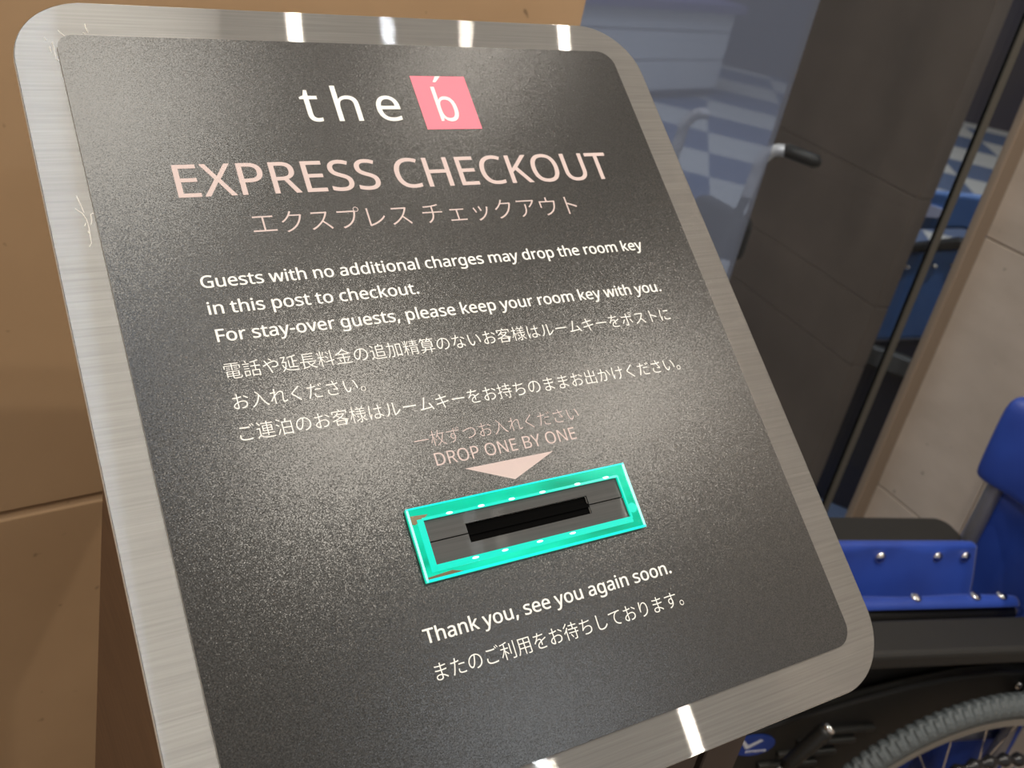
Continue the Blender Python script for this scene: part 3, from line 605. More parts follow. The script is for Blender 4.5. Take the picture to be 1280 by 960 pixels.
# ---- lettering
GLYPH = json.loads(r'''{" ":[208],",":[215,[152,87,154,84,149,65,143,45,136,23,128,1,120,-20,111,-42,102,-64,94,-84,85,-103,68,-103,50,-103,33,-103,38,-83,43,-61,49,-38,54,-15,58,8,63,31,67,54,70,74,73,93,98,93,123,93,148,93,150,90]],"-":[258,[97,184,32,184,32,204,32,225,32,246,97,246,161,246,226,246,226,225,226,204,226,184,161,184]],".":[215,[58,24,58,43,58,63,63,77,72,85,82,93,93,97,107,97,121,97,132,93,142,85,152,77,157,63,157,43,157,24,152,10,142,2,132,-7,121,-11,107,-11,93,-11,82,-7,72,2,63,10]],"B":[521,[187,573,241,573,313,573,367,562,404,541,440,520,459,483,459,431,459,408,455,388,446,371,438,354,426,339,409,328,393,316,373,308,350,304,350,303,350,301,350,300,374,296,395,289,415,279,435,269,450,254,461,236,472,217,478,193,478,163,478,128,470,99,454,74,438,50,415,31,385,19,356,6,320,0,279,0,212,0,145,0,78,0,78,191,78,382,78,573,132,573],[221,329,256,329,305,329,339,337,357,352,375,368,384,392,384,423,384,454,373,477,351,490,329,504,293,511,245,511,213,511,182,511,150,511,150,450,150,389,150,329,185,329],[187,269,150,269,150,199,150,130,150,61,188,61,227,61,265,61,316,61,352,71,371,91,391,110,401,136,401,168,401,189,397,206,388,221,379,236,364,248,344,256,323,265,295,269,260,269,223,269]],"C":[507,[349,517,323,517,293,517,265,512,241,502,216,491,195,476,178,456,161,436,148,412,139,383,130,354,125,322,125,286,125,239,132,198,147,164,162,129,184,102,213,83,242,65,279,55,322,55,348,55,371,57,394,62,416,66,438,71,460,78,460,57,460,36,460,15,438,7,416,1,393,-2,371,-6,343,-8,312,-8,254,-8,205,4,166,28,127,52,98,86,78,131,59,175,49,227,49,287,49,330,55,370,67,406,79,442,97,473,120,499,143,525,172,545,206,559,240,574,280,581,324,581,353,581,382,578,409,572,436,566,461,558,482,547,472,527,463,506,453,486,435,494,416,501,394,508,372,514]],"D":[585,[536,353,536,292,536,228,525,174,501,131,477,87,443,55,399,33,354,11,300,0,237,0,184,0,131,0,78,0,78,191,78,382,78,573,137,573,195,573,254,573,312,573,362,562,404,540,446,519,479,488,502,446,525,405],[460,214,460,289,460,340,452,382,435,415,418,447,394,471,361,487,329,503,290,511,244,511,213,511,181,511,150,511,150,361,150,211,150,62,176,62,202,62,228,62,305,62,363,81,402,119,441,157]],"E":[446,[398,21,398,0,291,0,184,0,78,0,78,191,78,382,78,573,184,573,291,573,398,573,398,551,398,530,398,509,315,509,233,509,150,509,150,450,150,390,150,330,228,330,306,330,383,330,383,310,383,289,383,268,306,268,228,268,150,268,150,200,150,132,150,63,233,63,315,63,398,63,398,42]],"F":[416,[150,81,150,0,126,0,102,0,78,0,78,191,78,382,78,573,184,573,291,573,398,573,398,551,398,530,398,509,315,509,233,509,150,509,150,442,150,374,150,306,227,306,305,306,383,306,383,285,383,264,383,243,305,243,227,243,150,243,150,162]],"G":[584,[326,281,326,302,392,302,458,302,524,302,524,209,524,115,524,22,493,11,462,4,431,-1,399,-6,363,-8,323,-8,264,-8,214,4,173,28,133,51,102,85,81,130,59,174,49,226,49,286,49,346,61,398,84,442,108,486,142,520,186,544,230,568,283,581,346,581,378,581,408,578,437,572,465,566,492,558,516,547,507,526,498,505,489,484,469,493,446,501,421,508,395,514,369,517,342,517,296,517,257,508,225,489,192,470,167,444,150,409,133,375,124,334,124,286,124,241,132,201,146,166,161,131,184,103,216,84,247,64,289,55,340,55,365,55,387,56,404,59,422,61,438,64,452,68,452,125,452,182,452,238,410,238,368,238,326,238,326,260]],"H":[594,[516,191,516,0,492,0,468,0,443,0,443,89,443,178,443,267,346,267,248,267,150,267,150,178,150,89,150,0,126,0,102,0,78,0,78,191,78,382,78,573,102,573,126,573,150,573,150,492,150,411,150,330,248,330,346,330,443,330,443,411,443,492,443,573,468,573,492,573,516,573,516,382]],"K":[496,[418,108,496,0,468,0,440,0,411,0,344,91,276,182,209,273,189,256,169,239,150,222,150,148,150,74,150,0,126,0,102,0,78,0,78,191,78,382,78,573,102,573,126,573,150,573,150,478,150,384,150,290,166,308,182,327,199,345,215,363,232,381,249,399,300,457,352,515,403,573,431,573,460,573,488,573,412,489,336,406,261,323,339,215]],"N":[609,[532,191,532,0,504,0,476,0,447,0,345,159,243,317,141,476,140,476,139,476,138,476,139,463,140,449,141,432,142,415,142,397,143,378,144,359,144,340,144,320,144,213,144,107,144,0,122,0,100,0,78,0,78,191,78,382,78,573,106,573,133,573,161,573,263,415,365,257,467,99,468,99,469,99,470,99,469,107,469,120,468,137,467,154,466,173,466,193,465,214,464,232,464,249,464,357,464,465,464,573,487,573,509,573,532,573,532,382]],"O":[626,[577,346,577,287,577,243,572,202,561,166,549,130,533,99,510,73,488,47,461,27,428,13,395,-1,357,-8,314,-8,269,-8,230,-1,196,13,163,27,136,47,114,73,92,99,76,130,65,167,54,203,49,244,49,288,49,347,59,398,78,442,97,486,126,520,166,545,205,569,254,581,314,581,372,581,420,569,459,545,498,521,527,486,547,442,567,398],[125,335,125,287,125,239,132,198,145,163,159,128,179,101,207,83,235,64,271,55,314,55,357,55,392,64,420,83,447,101,468,128,481,163,495,198,501,239,501,287,501,359,486,416,456,457,426,498,379,518,314,518,271,518,235,509,207,490,179,472,159,445,145,411,132,377]],"P":[485,[179,573,229,573,304,573,359,558,393,528,427,499,444,458,444,404,444,381,440,358,433,336,425,315,412,295,395,278,377,261,353,248,324,238,295,228,258,223,216,223,194,223,172,223,150,223,150,149,150,74,150,0,126,0,102,0,78,0,78,191,78,382,78,573,128,573],[274,511,223,511,199,511,174,511,150,511,150,435,150,360,150,285,169,285,188,285,208,285,244,285,274,289,298,296,322,304,340,316,352,334,364,351,370,373,370,401,370,438,358,465,334,484,311,502]],"R":[499,[183,573,236,573,283,573,323,567,353,555,384,543,407,524,422,500,437,476,444,446,444,410,444,379,439,354,427,334,416,313,402,297,385,285,367,273,349,264,330,257,382,171,434,86,487,0,459,0,431,0,403,0,356,79,310,158,264,237,226,237,188,237,150,237,150,158,150,79,150,0,126,0,102,0,78,0,78,191,78,382,78,573,130,573],[263,510,232,510,204,510,177,510,150,510,150,439,150,368,150,298,179,298,207,298,236,298,282,298,316,307,338,325,359,344,370,371,370,407,370,432,365,452,355,467,345,482,330,493,310,500,289,507]],"S":[440,[403,183,403,153,403,119,394,90,378,66,361,42,337,24,307,11,276,-2,240,-8,198,-8,177,-8,156,-7,137,-5,117,-3,99,0,83,4,67,8,53,13,41,19,41,42,41,65,41,88,60,80,84,72,113,65,141,58,171,55,201,55,230,55,253,58,273,66,292,73,306,84,316,98,326,112,330,128,330,147,330,165,326,181,318,194,310,207,297,219,277,230,258,241,230,252,196,265,171,274,150,283,131,294,113,304,97,316,85,330,73,343,63,358,57,375,51,392,48,412,48,435,48,465,56,491,71,513,87,534,108,551,136,563,163,575,195,581,231,581,262,581,291,578,318,572,344,566,368,558,389,549,381,528,374,507,366,487,347,495,325,503,302,508,279,514,254,517,229,517,205,517,185,514,169,507,153,500,141,490,133,478,125,465,121,450,121,434,121,415,125,399,133,386,141,373,154,361,172,351,191,341,215,330,246,318,280,306,308,293,332,279,355,265,372,248,385,228,397,208]],"T":[446,[259,170,259,0,235,0,211,0,187,0,187,170,187,339,187,509,127,509,68,509,8,509,8,530,8,551,8,573,151,573,294,573,437,573,437,551,437,530,437,509,378,509,318,509,259,509,259,339]],"U":[586,[513,326,513,202,513,163,505,127,489,95,473,63,449,38,416,20,383,1,341,-8,290,-8,219,-8,165,11,128,50,91,89,72,140,72,204,72,327,72,450,72,573,96,573,120,573,144,573,144,449,144,325,144,201,144,155,157,119,182,93,206,67,244,55,294,55,329,55,357,61,379,73,401,86,416,103,427,126,437,148,442,173,442,202,442,326,442,449,442,573,466,573,489,573,513,573,513,449]],"X":[470,[403,100,467,0,439,0,412,0,385,0,334,83,284,166,233,249,182,166,131,83,79,0,54,0,29,0,3,0,67,99,130,199,193,298,134,390,75,481,15,573,42,573,69,573,95,573,142,498,189,423,236,348,283,423,330,498,377,573,402,573,428,573,453,573,394,482,335,391,276,300,339,200]],"Y":[454,[177,385,227,291,277,385,326,479,376,573,402,573,428,573,454,573,390,456,327,339,263,222,263,148,263,74,263,0,239,0,215,0,191,0,191,73,191,146,191,219,127,337,64,455,0,573,26,573,52,573,79,573,128,479]],"a":[450,[203,437,231,437,283,437,322,426,347,403,372,380,385,343,385,293,385,195,385,98,385,0,368,0,351,0,334,0,329,20,325,41,320,61,319,61,318,61,317,61,304,45,292,32,279,22,266,12,251,4,234,-1,217,-6,196,-8,172,-8,147,-8,124,-3,103,6,82,15,66,29,55,48,43,67,37,91,37,119,37,162,54,195,87,219,121,242,173,254,243,257,267,257,292,258,316,259,316,268,316,276,316,285,316,321,308,345,293,359,277,373,255,380,227,380,204,380,183,377,163,370,142,363,123,356,106,347,99,365,91,383,84,400,103,410,125,419,151,426,176,433],[273,209,252,208,198,206,161,197,141,182,120,167,110,146,110,119,110,95,117,77,132,66,147,55,165,49,188,49,225,49,255,59,279,79,303,99,315,130,315,172,315,184,315,197,315,210,294,209]],"b":[493,[139,511,139,461,139,443,138,426,138,410,137,394,136,382,135,373,136,373,137,373,139,373,151,391,168,406,189,419,211,431,238,437,272,437,325,437,368,418,401,381,433,344,449,289,449,215,449,166,442,125,427,91,412,58,392,33,365,17,338,0,307,-8,272,-8,238,-8,211,-2,189,10,168,23,151,37,139,55,137,55,135,55,133,55,128,36,123,18,119,0,102,0,85,0,68,0,68,203,68,406,68,609,92,609,115,609,139,609,139,560],[299,379,260,379,229,379,205,373,188,361,170,350,157,332,150,308,142,285,139,254,139,217,139,216,139,215,139,214,139,161,147,121,165,93,182,65,214,51,261,51,300,51,329,65,348,93,367,121,376,162,376,216,376,270,367,310,348,338,329,365]],"c":[385,[265,-8,241,-8,203,-8,169,0,139,15,109,31,86,55,69,87,53,120,44,162,44,213,44,265,53,308,71,342,88,375,112,399,142,415,173,430,207,438,245,438,267,438,288,436,309,431,329,426,346,421,358,415,351,395,344,376,337,356,324,361,309,365,292,370,275,374,259,376,244,376,215,376,191,370,172,358,154,345,140,327,131,303,122,279,117,249,117,213,117,179,122,150,131,126,140,102,153,84,172,71,190,59,213,53,240,53,263,53,284,55,302,60,320,65,336,71,351,78,351,57,351,36,351,15,337,8,321,2,304,-2,286,-6]],"d":[493,[243,-8,221,-8,167,-8,124,11,92,48,60,85,44,140,44,214,44,288,60,344,93,381,125,419,168,438,221,438,244,438,263,435,280,429,296,424,311,416,323,407,335,397,346,386,354,374,356,374,358,374,359,374,359,381,358,392,356,405,355,419,354,430,354,438,354,495,354,552,354,609,378,609,401,609,425,609,425,406,425,203,425,0,406,0,387,0,368,0,365,19,361,38,358,58,357,58,356,58,354,58,346,45,335,34,323,24,311,15,296,7,279,1,263,-5],[193,51,232,51,277,51,309,63,328,88,346,113,355,150,355,200,355,205,355,209,355,213,355,267,346,308,329,336,311,365,279,379,231,379,193,379,165,364,146,334,127,304,117,263,117,213,117,161,127,121,146,93,165,65]],"e":[452,[196,438,234,438,271,438,303,430,329,414,356,398,376,375,390,346,404,317,411,283,411,244,411,230,411,215,411,201,313,201,215,201,117,201,118,153,131,116,154,90,178,65,211,52,254,52,281,52,306,55,327,60,348,65,370,72,392,82,392,61,392,41,392,20,370,10,349,3,327,-1,306,-6,280,-8,251,-8,210,-8,174,0,143,17,112,33,88,58,70,91,53,124,44,164,44,212,44,259,52,299,68,333,84,366,106,392,134,411,163,429],[257,380,233,380,200,380,173,369,154,348,134,326,122,296,119,257,192,257,265,257,338,257,338,282,334,303,326,322,319,340,308,354,292,364,277,375]],"g":[493,[165,438,221,438,249,438,274,433,297,422,320,411,339,395,355,373,357,373,358,373,359,373,362,392,366,411,369,430,388,430,406,430,425,430,425,284,425,138,425,-7,425,-48,418,-82,404,-109,390,-137,369,-158,341,-172,312,-186,276,-192,233,-192,202,-192,173,-190,147,-186,121,-181,98,-174,78,-165,78,-144,78,-122,78,-100,98,-111,122,-119,149,-125,176,-131,206,-134,237,-134,273,-134,302,-123,324,-101,345,-80,355,-50,355,-13,355,-7,355,-2,355,4,355,10,356,20,356,32,357,44,357,52,358,57,357,57,356,57,354,57,339,35,321,19,299,8,277,-3,251,-8,221,-8,166,-8,122,11,91,51,60,90,44,144,44,214,44,283,60,337,91,377,122,418],[259,379,230,379,206,379,186,372,169,359,152,346,139,328,130,303,121,279,117,249,117,213,117,160,127,120,146,92,166,64,194,50,232,50,254,50,272,53,288,58,303,64,316,73,326,85,337,97,344,112,349,131,354,149,356,172,356,197,356,203,356,209,356,214,356,253,352,285,343,309,334,333,320,350,302,362,283,373]],"h":[495,[139,490,139,431,139,420,138,410,138,399,137,389,136,379,135,370,136,370,138,370,140,370,149,385,160,398,174,407,188,417,203,424,221,429,238,435,255,437,273,437,308,437,337,432,360,421,384,410,401,393,413,370,425,347,431,317,431,280,431,187,431,93,431,0,407,0,384,0,361,0,361,92,361,183,361,275,361,310,353,336,338,353,322,370,298,379,265,379,233,379,207,372,189,360,171,348,158,331,150,308,143,284,139,256,139,222,139,148,139,74,139,0,115,0,92,0,68,0,68,203,68,406,68,609,92,609,115,609,139,609,139,550]],"i":[207,[115,430,139,430,139,287,139,143,139,0,115,0,92,0,68,0,68,143,68,287,68,430,92,430],[92,591,104,591,115,591,124,587,133,580,141,573,145,562,145,546,145,531,141,520,133,512,124,505,115,501,104,501,92,501,83,505,75,512,67,520,63,531,63,546,63,562,67,573,75,580,83,587]],"k":[428,[138,397,138,291,138,283,138,271,137,257,136,244,135,231,135,221,136,221,137,221,138,221,141,226,146,232,152,240,159,248,165,256,172,264,179,273,184,279,189,285,235,333,281,381,326,430,354,430,381,430,409,430,351,369,293,307,235,246,297,164,359,82,421,0,393,0,364,0,336,0,286,67,237,134,187,200,171,186,154,172,138,158,138,105,138,53,138,0,115,0,91,0,68,0,68,203,68,406,68,609,91,609,115,609,138,609,138,503]],"l":[207,[139,203,139,0,115,0,92,0,68,0,68,203,68,406,68,609,92,609,115,609,139,609,139,406]],"m":[750,[512,438,540,438,588,438,625,425,649,401,673,376,685,335,685,280,685,187,685,93,685,0,662,0,638,0,615,0,615,92,615,184,615,277,615,310,608,336,594,353,580,370,558,379,528,379,486,379,456,366,438,342,420,318,411,283,411,237,411,158,411,79,411,0,388,0,365,0,342,0,342,92,342,184,342,277,342,299,338,318,332,333,326,348,316,360,303,367,290,375,274,379,253,379,225,379,202,372,185,360,169,348,157,331,150,308,142,285,139,257,139,223,139,149,139,74,139,0,115,0,92,0,68,0,68,143,68,287,68,430,87,430,106,430,125,430,129,410,132,391,136,371,137,371,138,371,140,371,149,386,160,399,173,409,186,418,200,426,217,431,233,435,249,438,266,438,299,438,327,432,349,420,371,408,388,390,398,366,399,366,400,366,402,366,416,390,436,408,461,420,486,432]],"n":[495,[257,438,275,438,326,438,365,425,391,401,418,376,431,335,431,280,431,187,431,93,431,0,407,0,384,0,361,0,361,92,361,183,361,275,361,310,353,336,338,353,322,370,298,379,265,379,217,379,184,365,166,338,148,312,139,273,139,223,139,149,139,74,139,0,115,0,92,0,68,0,68,143,68,287,68,430,87,430,106,430,125,430,129,410,132,391,136,371,137,371,138,371,140,371,149,386,161,399,175,409,189,418,205,426,222,431,239,435]],"o":[485,[442,263,442,216,442,180,437,148,428,121,418,93,405,70,388,51,370,31,349,17,324,7,300,-3,272,-8,241,-8,213,-8,187,-3,163,7,139,17,118,31,100,51,83,70,69,93,59,121,49,148,44,180,44,216,44,263,52,304,68,336,84,369,107,394,137,412,167,429,203,438,244,438,283,438,317,429,347,412,377,394,400,369,417,336,433,304],[117,267,117,216,117,182,121,153,130,128,139,103,153,84,172,71,190,57,214,51,243,51,272,51,296,57,314,71,333,84,347,103,356,128,364,153,369,182,369,216,369,250,364,279,355,303,346,327,332,346,314,359,296,372,272,379,242,379,198,379,167,364,147,335,127,306]],"p":[493,[250,438,273,438,326,438,368,419,401,383,433,346,449,290,449,216,449,167,442,126,427,93,412,59,392,34,365,17,339,0,308,-8,272,-8,250,-8,230,-5,213,1,196,7,182,14,170,24,158,33,147,43,139,55,137,55,136,55,134,55,135,45,136,34,137,20,138,6,139,-6,139,-16,139,-75,139,-134,139,-192,115,-192,92,-192,68,-192,68,15,68,222,68,430,87,430,107,430,126,430,129,410,132,391,136,371,137,371,138,371,139,371,147,384,158,395,170,405,182,415,196,423,213,429,230,435],[299,379,260,379,231,379,208,373,190,362,172,351,160,335,152,313,144,291,139,263,139,229,139,225,139,220,139,216,139,180,142,150,150,126,157,101,170,83,188,70,206,57,230,51,261,51,288,51,309,58,326,72,343,87,355,106,364,131,372,156,376,184,376,217,376,266,367,305,348,334,329,364]],"r":[331,[249,438,269,438,277,438,285,437,295,437,304,436,312,435,319,433,316,411,313,390,310,368,303,370,296,371,287,372,279,373,271,374,264,374,247,374,231,370,217,363,202,356,188,347,176,334,165,321,155,306,149,289,142,271,139,251,139,229,139,153,139,76,139,0,115,0,92,0,68,0,68,143,68,287,68,430,87,430,107,430,126,430,129,404,131,377,134,351,135,351,136,351,137,351,146,367,157,382,170,395,183,408,198,418,214,426,231,434]],"s":[384,[348,142,348,119,348,91,341,68,327,49,313,30,294,16,268,6,242,-3,212,-8,176,-8,146,-8,121,-6,99,-1,77,4,58,11,42,19,42,41,42,62,42,83,59,75,80,67,104,60,128,53,153,49,178,49,214,49,240,55,256,66,272,78,280,93,280,112,280,123,277,133,271,141,265,150,255,158,239,167,224,175,202,185,174,196,146,206,122,217,103,228,83,238,68,251,57,266,46,281,41,300,41,324,41,360,56,388,85,408,115,428,154,438,202,438,228,438,253,435,275,430,298,425,319,418,339,409,331,390,323,372,315,353,297,360,278,367,258,372,238,377,218,380,197,380,168,380,146,375,131,366,116,357,108,344,108,328,108,316,112,306,119,298,126,290,137,282,154,274,170,266,191,256,219,246,246,236,269,226,289,215,308,204,323,191,333,176,343,161]],"t":[289,[192,50,212,50,222,50,233,51,245,53,256,54,265,56,272,59,272,41,272,23,272,5,264,1,254,-2,240,-4,226,-7,213,-8,200,-8,177,-8,157,-4,138,4,119,11,103,25,91,44,80,63,74,90,74,125,74,209,74,292,74,375,53,375,33,375,13,375,13,387,13,398,13,409,33,418,54,428,75,437,84,468,93,498,103,528,117,528,130,528,144,528,144,496,144,463,144,430,186,430,227,430,269,430,269,412,269,393,269,375,227,375,186,375,144,375,144,292,144,210,144,127,144,101,151,81,163,69,176,56]],"u":[495,[404,430,427,430,427,287,427,143,427,0,408,0,389,0,370,0,366,19,363,38,359,57,358,57,357,57,356,57,347,42,335,30,321,20,306,10,291,3,273,-1,256,-6,238,-8,220,-8,186,-8,157,-3,134,8,110,19,93,36,81,59,69,82,63,112,63,148,63,242,63,336,63,430,87,430,111,430,135,430,135,338,135,245,135,153,135,119,142,93,158,76,173,59,198,51,230,51,262,51,287,57,306,69,324,81,337,98,345,121,353,145,357,173,357,206,357,281,357,355,357,430,380,430]],"v":[407,[190,0,163,0,109,143,54,287,0,430,25,430,50,430,75,430,106,345,136,261,167,176,171,165,176,152,180,137,185,123,190,109,193,96,197,83,200,72,201,63,202,63,203,63,204,63,207,72,210,83,214,96,218,110,222,123,227,138,232,152,237,165,241,176,271,261,302,345,332,430,357,430,382,430,407,430,353,287,298,143,244,0,217,0]],"w":[630,[370,162,346,243,342,254,339,265,336,276,333,287,330,298,328,308,325,317,323,327,321,335,319,344,317,351,316,357,315,357,314,357,313,357,312,351,310,344,308,335,306,327,304,317,302,307,300,297,297,286,294,275,291,265,288,253,284,242,258,162,233,81,207,1,180,1,153,1,127,1,87,144,48,287,9,431,33,431,57,431,82,431,102,354,121,278,141,201,145,186,149,170,153,154,157,139,160,124,163,109,166,95,168,83,169,73,170,73,171,73,172,73,174,79,176,87,178,97,180,107,182,117,185,128,187,138,190,149,193,160,196,170,199,180,201,188,227,269,252,350,277,431,303,431,329,431,354,431,379,350,404,269,428,188,432,176,436,163,440,149,444,135,447,122,451,109,454,96,456,84,457,74,458,74,459,74,460,74,461,83,463,94,466,108,469,121,473,136,477,153,481,169,485,185,489,201,509,278,529,354,549,431,573,431,597,431,621,431,582,287,542,144,502,1,474,1,447,1,419,1,395,82]],"y":[409,[59,286,1,430,26,430,51,430,76,430,107,348,138,267,169,185,175,171,179,157,184,144,189,130,193,117,196,105,200,92,203,80,205,68,206,68,207,68,209,68,212,82,217,99,224,121,231,142,238,164,245,186,275,267,304,349,333,430,358,430,384,430,409,430,347,267,285,104,224,-59,214,-86,202,-109,188,-130,174,-150,158,-165,138,-176,119,-187,95,-192,67,-192,55,-192,43,-192,34,-190,24,-189,16,-188,9,-186,9,-167,9,-149,9,-130,15,-131,22,-132,30,-133,38,-134,47,-135,56,-135,73,-135,87,-132,99,-126,111,-119,121,-111,130,-99,138,-88,146,-74,152,-59,159,-40,167,-21,174,-2,116,142]]}''')
def finish_text(name, me, m, uL, uR, vb, sy, label, shear_ok=None):
    xs = [v.co.x for v in me.vertices]
    a, b = min(xs), max(xs); k = (uR - uL) / (b - a)
    for v in me.vertices:
        v.co.x = uL + (v.co.x - a) * k; v.co.y = vb + v.co.y * sy
        v.co.z = TOP + (0.00003 + 0.00002 * max(1.0, v.co.z) if v.co.z > 0 else -0.00004)
    me.materials.clear(); me.materials.append(m)
    o = bpy.data.objects.new(name, me)
    link(o, face)
    o['label'] = label
    return o
def latin(text, uL, uR, base, cap, m, label, off=0.0, track=0):
    """each outer contour is filled on its own (with its holes), then all are joined"""
    def area(cs):
        P = [(cs[k+2], cs[k+3]) for k in range(0, len(cs), 6)]
        return sum(P[i-1][0] * P[i][1] - P[i][0] * P[i-1][1] for i in range(len(P)))
    def bbox(cs):
        X = cs[2::6]; Y = cs[3::6]
        return min(X), max(X), min(Y), max(Y)
    layers = [[], []]
    x = 0
    for chh in text:
        gl = GLYPH[chh]
        cons = gl[1:]
        if cons:
            ref = max(cons, key=lambda c_: abs(area(c_)))
            outs = [c_ for c_ in cons if area(c_) * area(ref) > 0]
            holes = [c_ for c_ in cons if area(c_) * area(ref) < 0]
            for k, o_ in enumerate(outs):
                B = bbox(o_)
                mine = [h for h in holes if bbox(h)[0] >= B[0] and bbox(h)[1] <= B[1] and bbox(h)[2] >= B[2] and bbox(h)[3] <= B[3]]
                layers[min(k, 1)].append((x, [o_] + mine))
        x += gl[0] + track
    bm = bmesh.new()
    for lay in layers:
        if not lay: continue
        c = bpy.data.curves.new('lettering', 'CURVE'); c.dimensions = '2D'; c.fill_mode = 'BOTH'
        c.extrude = 0.01; c.resolution_u = 6
        for x, cons in lay:
            for cs in cons:
                n = len(cs) // 6
                s = c.splines.new('BEZIER'); s.bezier_points.add(n - 1); s.use_cyclic_u = True
                for bp, k in zip(s.bezier_points, range(n)):
                    q = cs[6*k:6*k+6]
                    bp.handle_left_type = bp.handle_right_type = 'FREE'
                    bp.handle_left = ((x + q[0]) / 573, q[1] / 573, 0); bp.co = ((x + q[2]) / 573, q[3] / 573, 0); bp.handle_right = ((x + q[4]) / 573, q[5] / 573, 0)
        me = curve_mesh('lettering', c)
        shifts = [(0, 0)] if off <= 0 else [(-off, 0), (off, 0), (0, off * 0.7), (0, -off * 0.7)]
        base_co = [v.co.copy() for v in me.vertices]
        for li, (dx, dy) in enumerate(shifts):
            for v, c0 in zip(me.vertices, base_co): v.co = Vector((c0.x + dx, c0.y + dy, (1.0 + li if c0.z > 0 else -1.0)))
            bm.from_mesh(me)
        bpy.data.meshes.remove(me)
    me = bpy.data.meshes.new('lettering'); bm.to_mesh(me); bm.free()
    return finish_text('lettering', me, m, uL, uR, base, cap, label)
def kana(text, uL, uR, base, em, m, label, off=0.0):
    c = bpy.data.curves.new('lettering', 'FONT'); c.body = text; c.size = 1.0
    c.extrude = 0.01; c.offset = off; c.resolution_u = 5
    return finish_text('lettering', curve_mesh('lettering', c), m, uL, uR, base, em, label)
MM = 0.001
latin('the', -56.2*MM, 4.9*MM, 154.3*MM, 23.0*MM, WHITE, 'white lower-case logo letters', 0.004, track=150)
bm = bmesh.new(); prism(bm, [(0.0182, 0.1477), (0.0557, 0.1477), (0.0557, 0.1866), (0.0182, 0.1866)], TOP - 0.00004, TOP + 0.00006, 'z')
sq = obj('logo_square', bm, ROSE, face); sq['label'] = 'pink square of the logo'
TOP0 = TOP; TOP = TOP + 0.00006
latin('b', 29.6*MM, 43.3*MM, 153.7*MM, 23.5*MM, WHITE, 'white letter b on the pink square', -0.012)
bm = bmesh.new(); prism(bm, [(0.0325, 0.1822), (0.0346, 0.1822), (0.0388, 0.1866), (0.0354, 0.1866)], TOP, TOP + 0.00006, 'z')
ac = obj('lettering', bm, WHITE, face); ac['label'] = 'white accent stroke over the letter b'
TOP = TOP0
latin('EXPRESS CHECKOUT', -136.5*MM, 139.1*MM, 108.2*MM, 19.6*MM, PINK, 'large pale pink English heading', 0.008)
kana('エクスプレス チェックアウト', -102.8*MM, 103.2*MM, 84.6*MM, 15.6*MM, PINK, 'pale pink Japanese heading', -0.012)
latin('Guests with no additional charges may drop the room key', -136.6*MM, 140.4*MM, 55.6*MM, 6.75*MM, WHITE, 'first line of white English text', 0.020)
latin('in this post to checkout.', -136.3*MM, -21.0*MM, 40.7*MM, 6.75*MM, WHITE, 'second line of white English text', 0.020)
latin('For stay-over guests, please keep your room key with you.', -135.6*MM, 141.8*MM, 25.6*MM, 6.75*MM, WHITE, 'third line of white English text', 0.020)
kana('電話や延長料金の追加精算のないお客様はルームキーをポストに', -136.0*MM, 140.5*MM, 6.0*MM, 9.6*MM, WHITE, 'first line of white Japanese text', -0.008)
kana('お入れください。', -135.7*MM, -67.5*MM, -10.4*MM, 9.6*MM, WHITE, 'second line of white Japanese text', -0.008)
kana('ご連泊のお客様はルームキーをお持ちのままお出かけください。', -136.4*MM, 133.2*MM, -26.6*MM, 9.6*MM, WHITE, 'third line of white Japanese text', -0.008)
kana('一枚ずつお入れください', -50.4*MM, 51.2*MM, -46.0*MM, 9.4*MM, PINK, 'thin pale pink Japanese line above the slot', -0.014)
latin('DROP ONE BY ONE', -42.0*MM, 44.9*MM, -57.2*MM, 6.9*MM, PINK, 'pale pink English line above the slot', -0.006)
bm = bmesh.new(); prism(bm, [(-0.0273, -0.0615), (-0.0008, -0.0725), (0.0273, -0.0615)], TOP - 0.00004, TOP + 0.00006, 'z')
ar = obj('printed_arrow', bm, PINK, face); ar['label'] = 'pale pink triangle pointing down at the slot'
latin('Thank you, see you again soon.', -75.4*MM, 74.0*MM, -141.5*MM, 6.75*MM, WHITE, 'white English thank-you line', 0.020)
kana('またのご利用をお待ちしております。', -74.8*MM, 74.6*MM, -159.0*MM, 9.6*MM, WHITE, 'white Japanese thank-you line', -0.008)

# ================================================================ WHEELCHAIR (folded, side towards us, back to the tiled wall)
wc = empty('wheelchair', (0.784444, 0.058039, 0), math.radians(-15))
tag(wc, 'folded wheelchair with royal blue vinyl and black arm pads beside the sign', 'wheelchair')

def pad(y0, y1, x1):
    b1 = bmesh.new()
    prism(b1, rrect(-0.20, x1, y0, y1, (0.012, 0.022, 0.022, 0.012), 6), 0.594, 0.619, 'z')
    return obj('arm_pad', b1, PADM, wc, smooth=False, bevel=0.007, seg=3)
pad(-0.034, 0.026, 0.158); pad(0.172, 0.232, 0.168)
for y in (0.0, 0.20):
    b1 = bmesh.new(); tube(b1, smoothpath([(-0.24, y, 0.44), (-0.24, y, 0.54), (-0.225, y, 0.578), (-0.19, y, 0.586), (0.0, y, 0.586), (0.20, y, 0.586)], 4), 0.010)
    obj('arm_tube', b1, PLAST, wc, smooth=True)

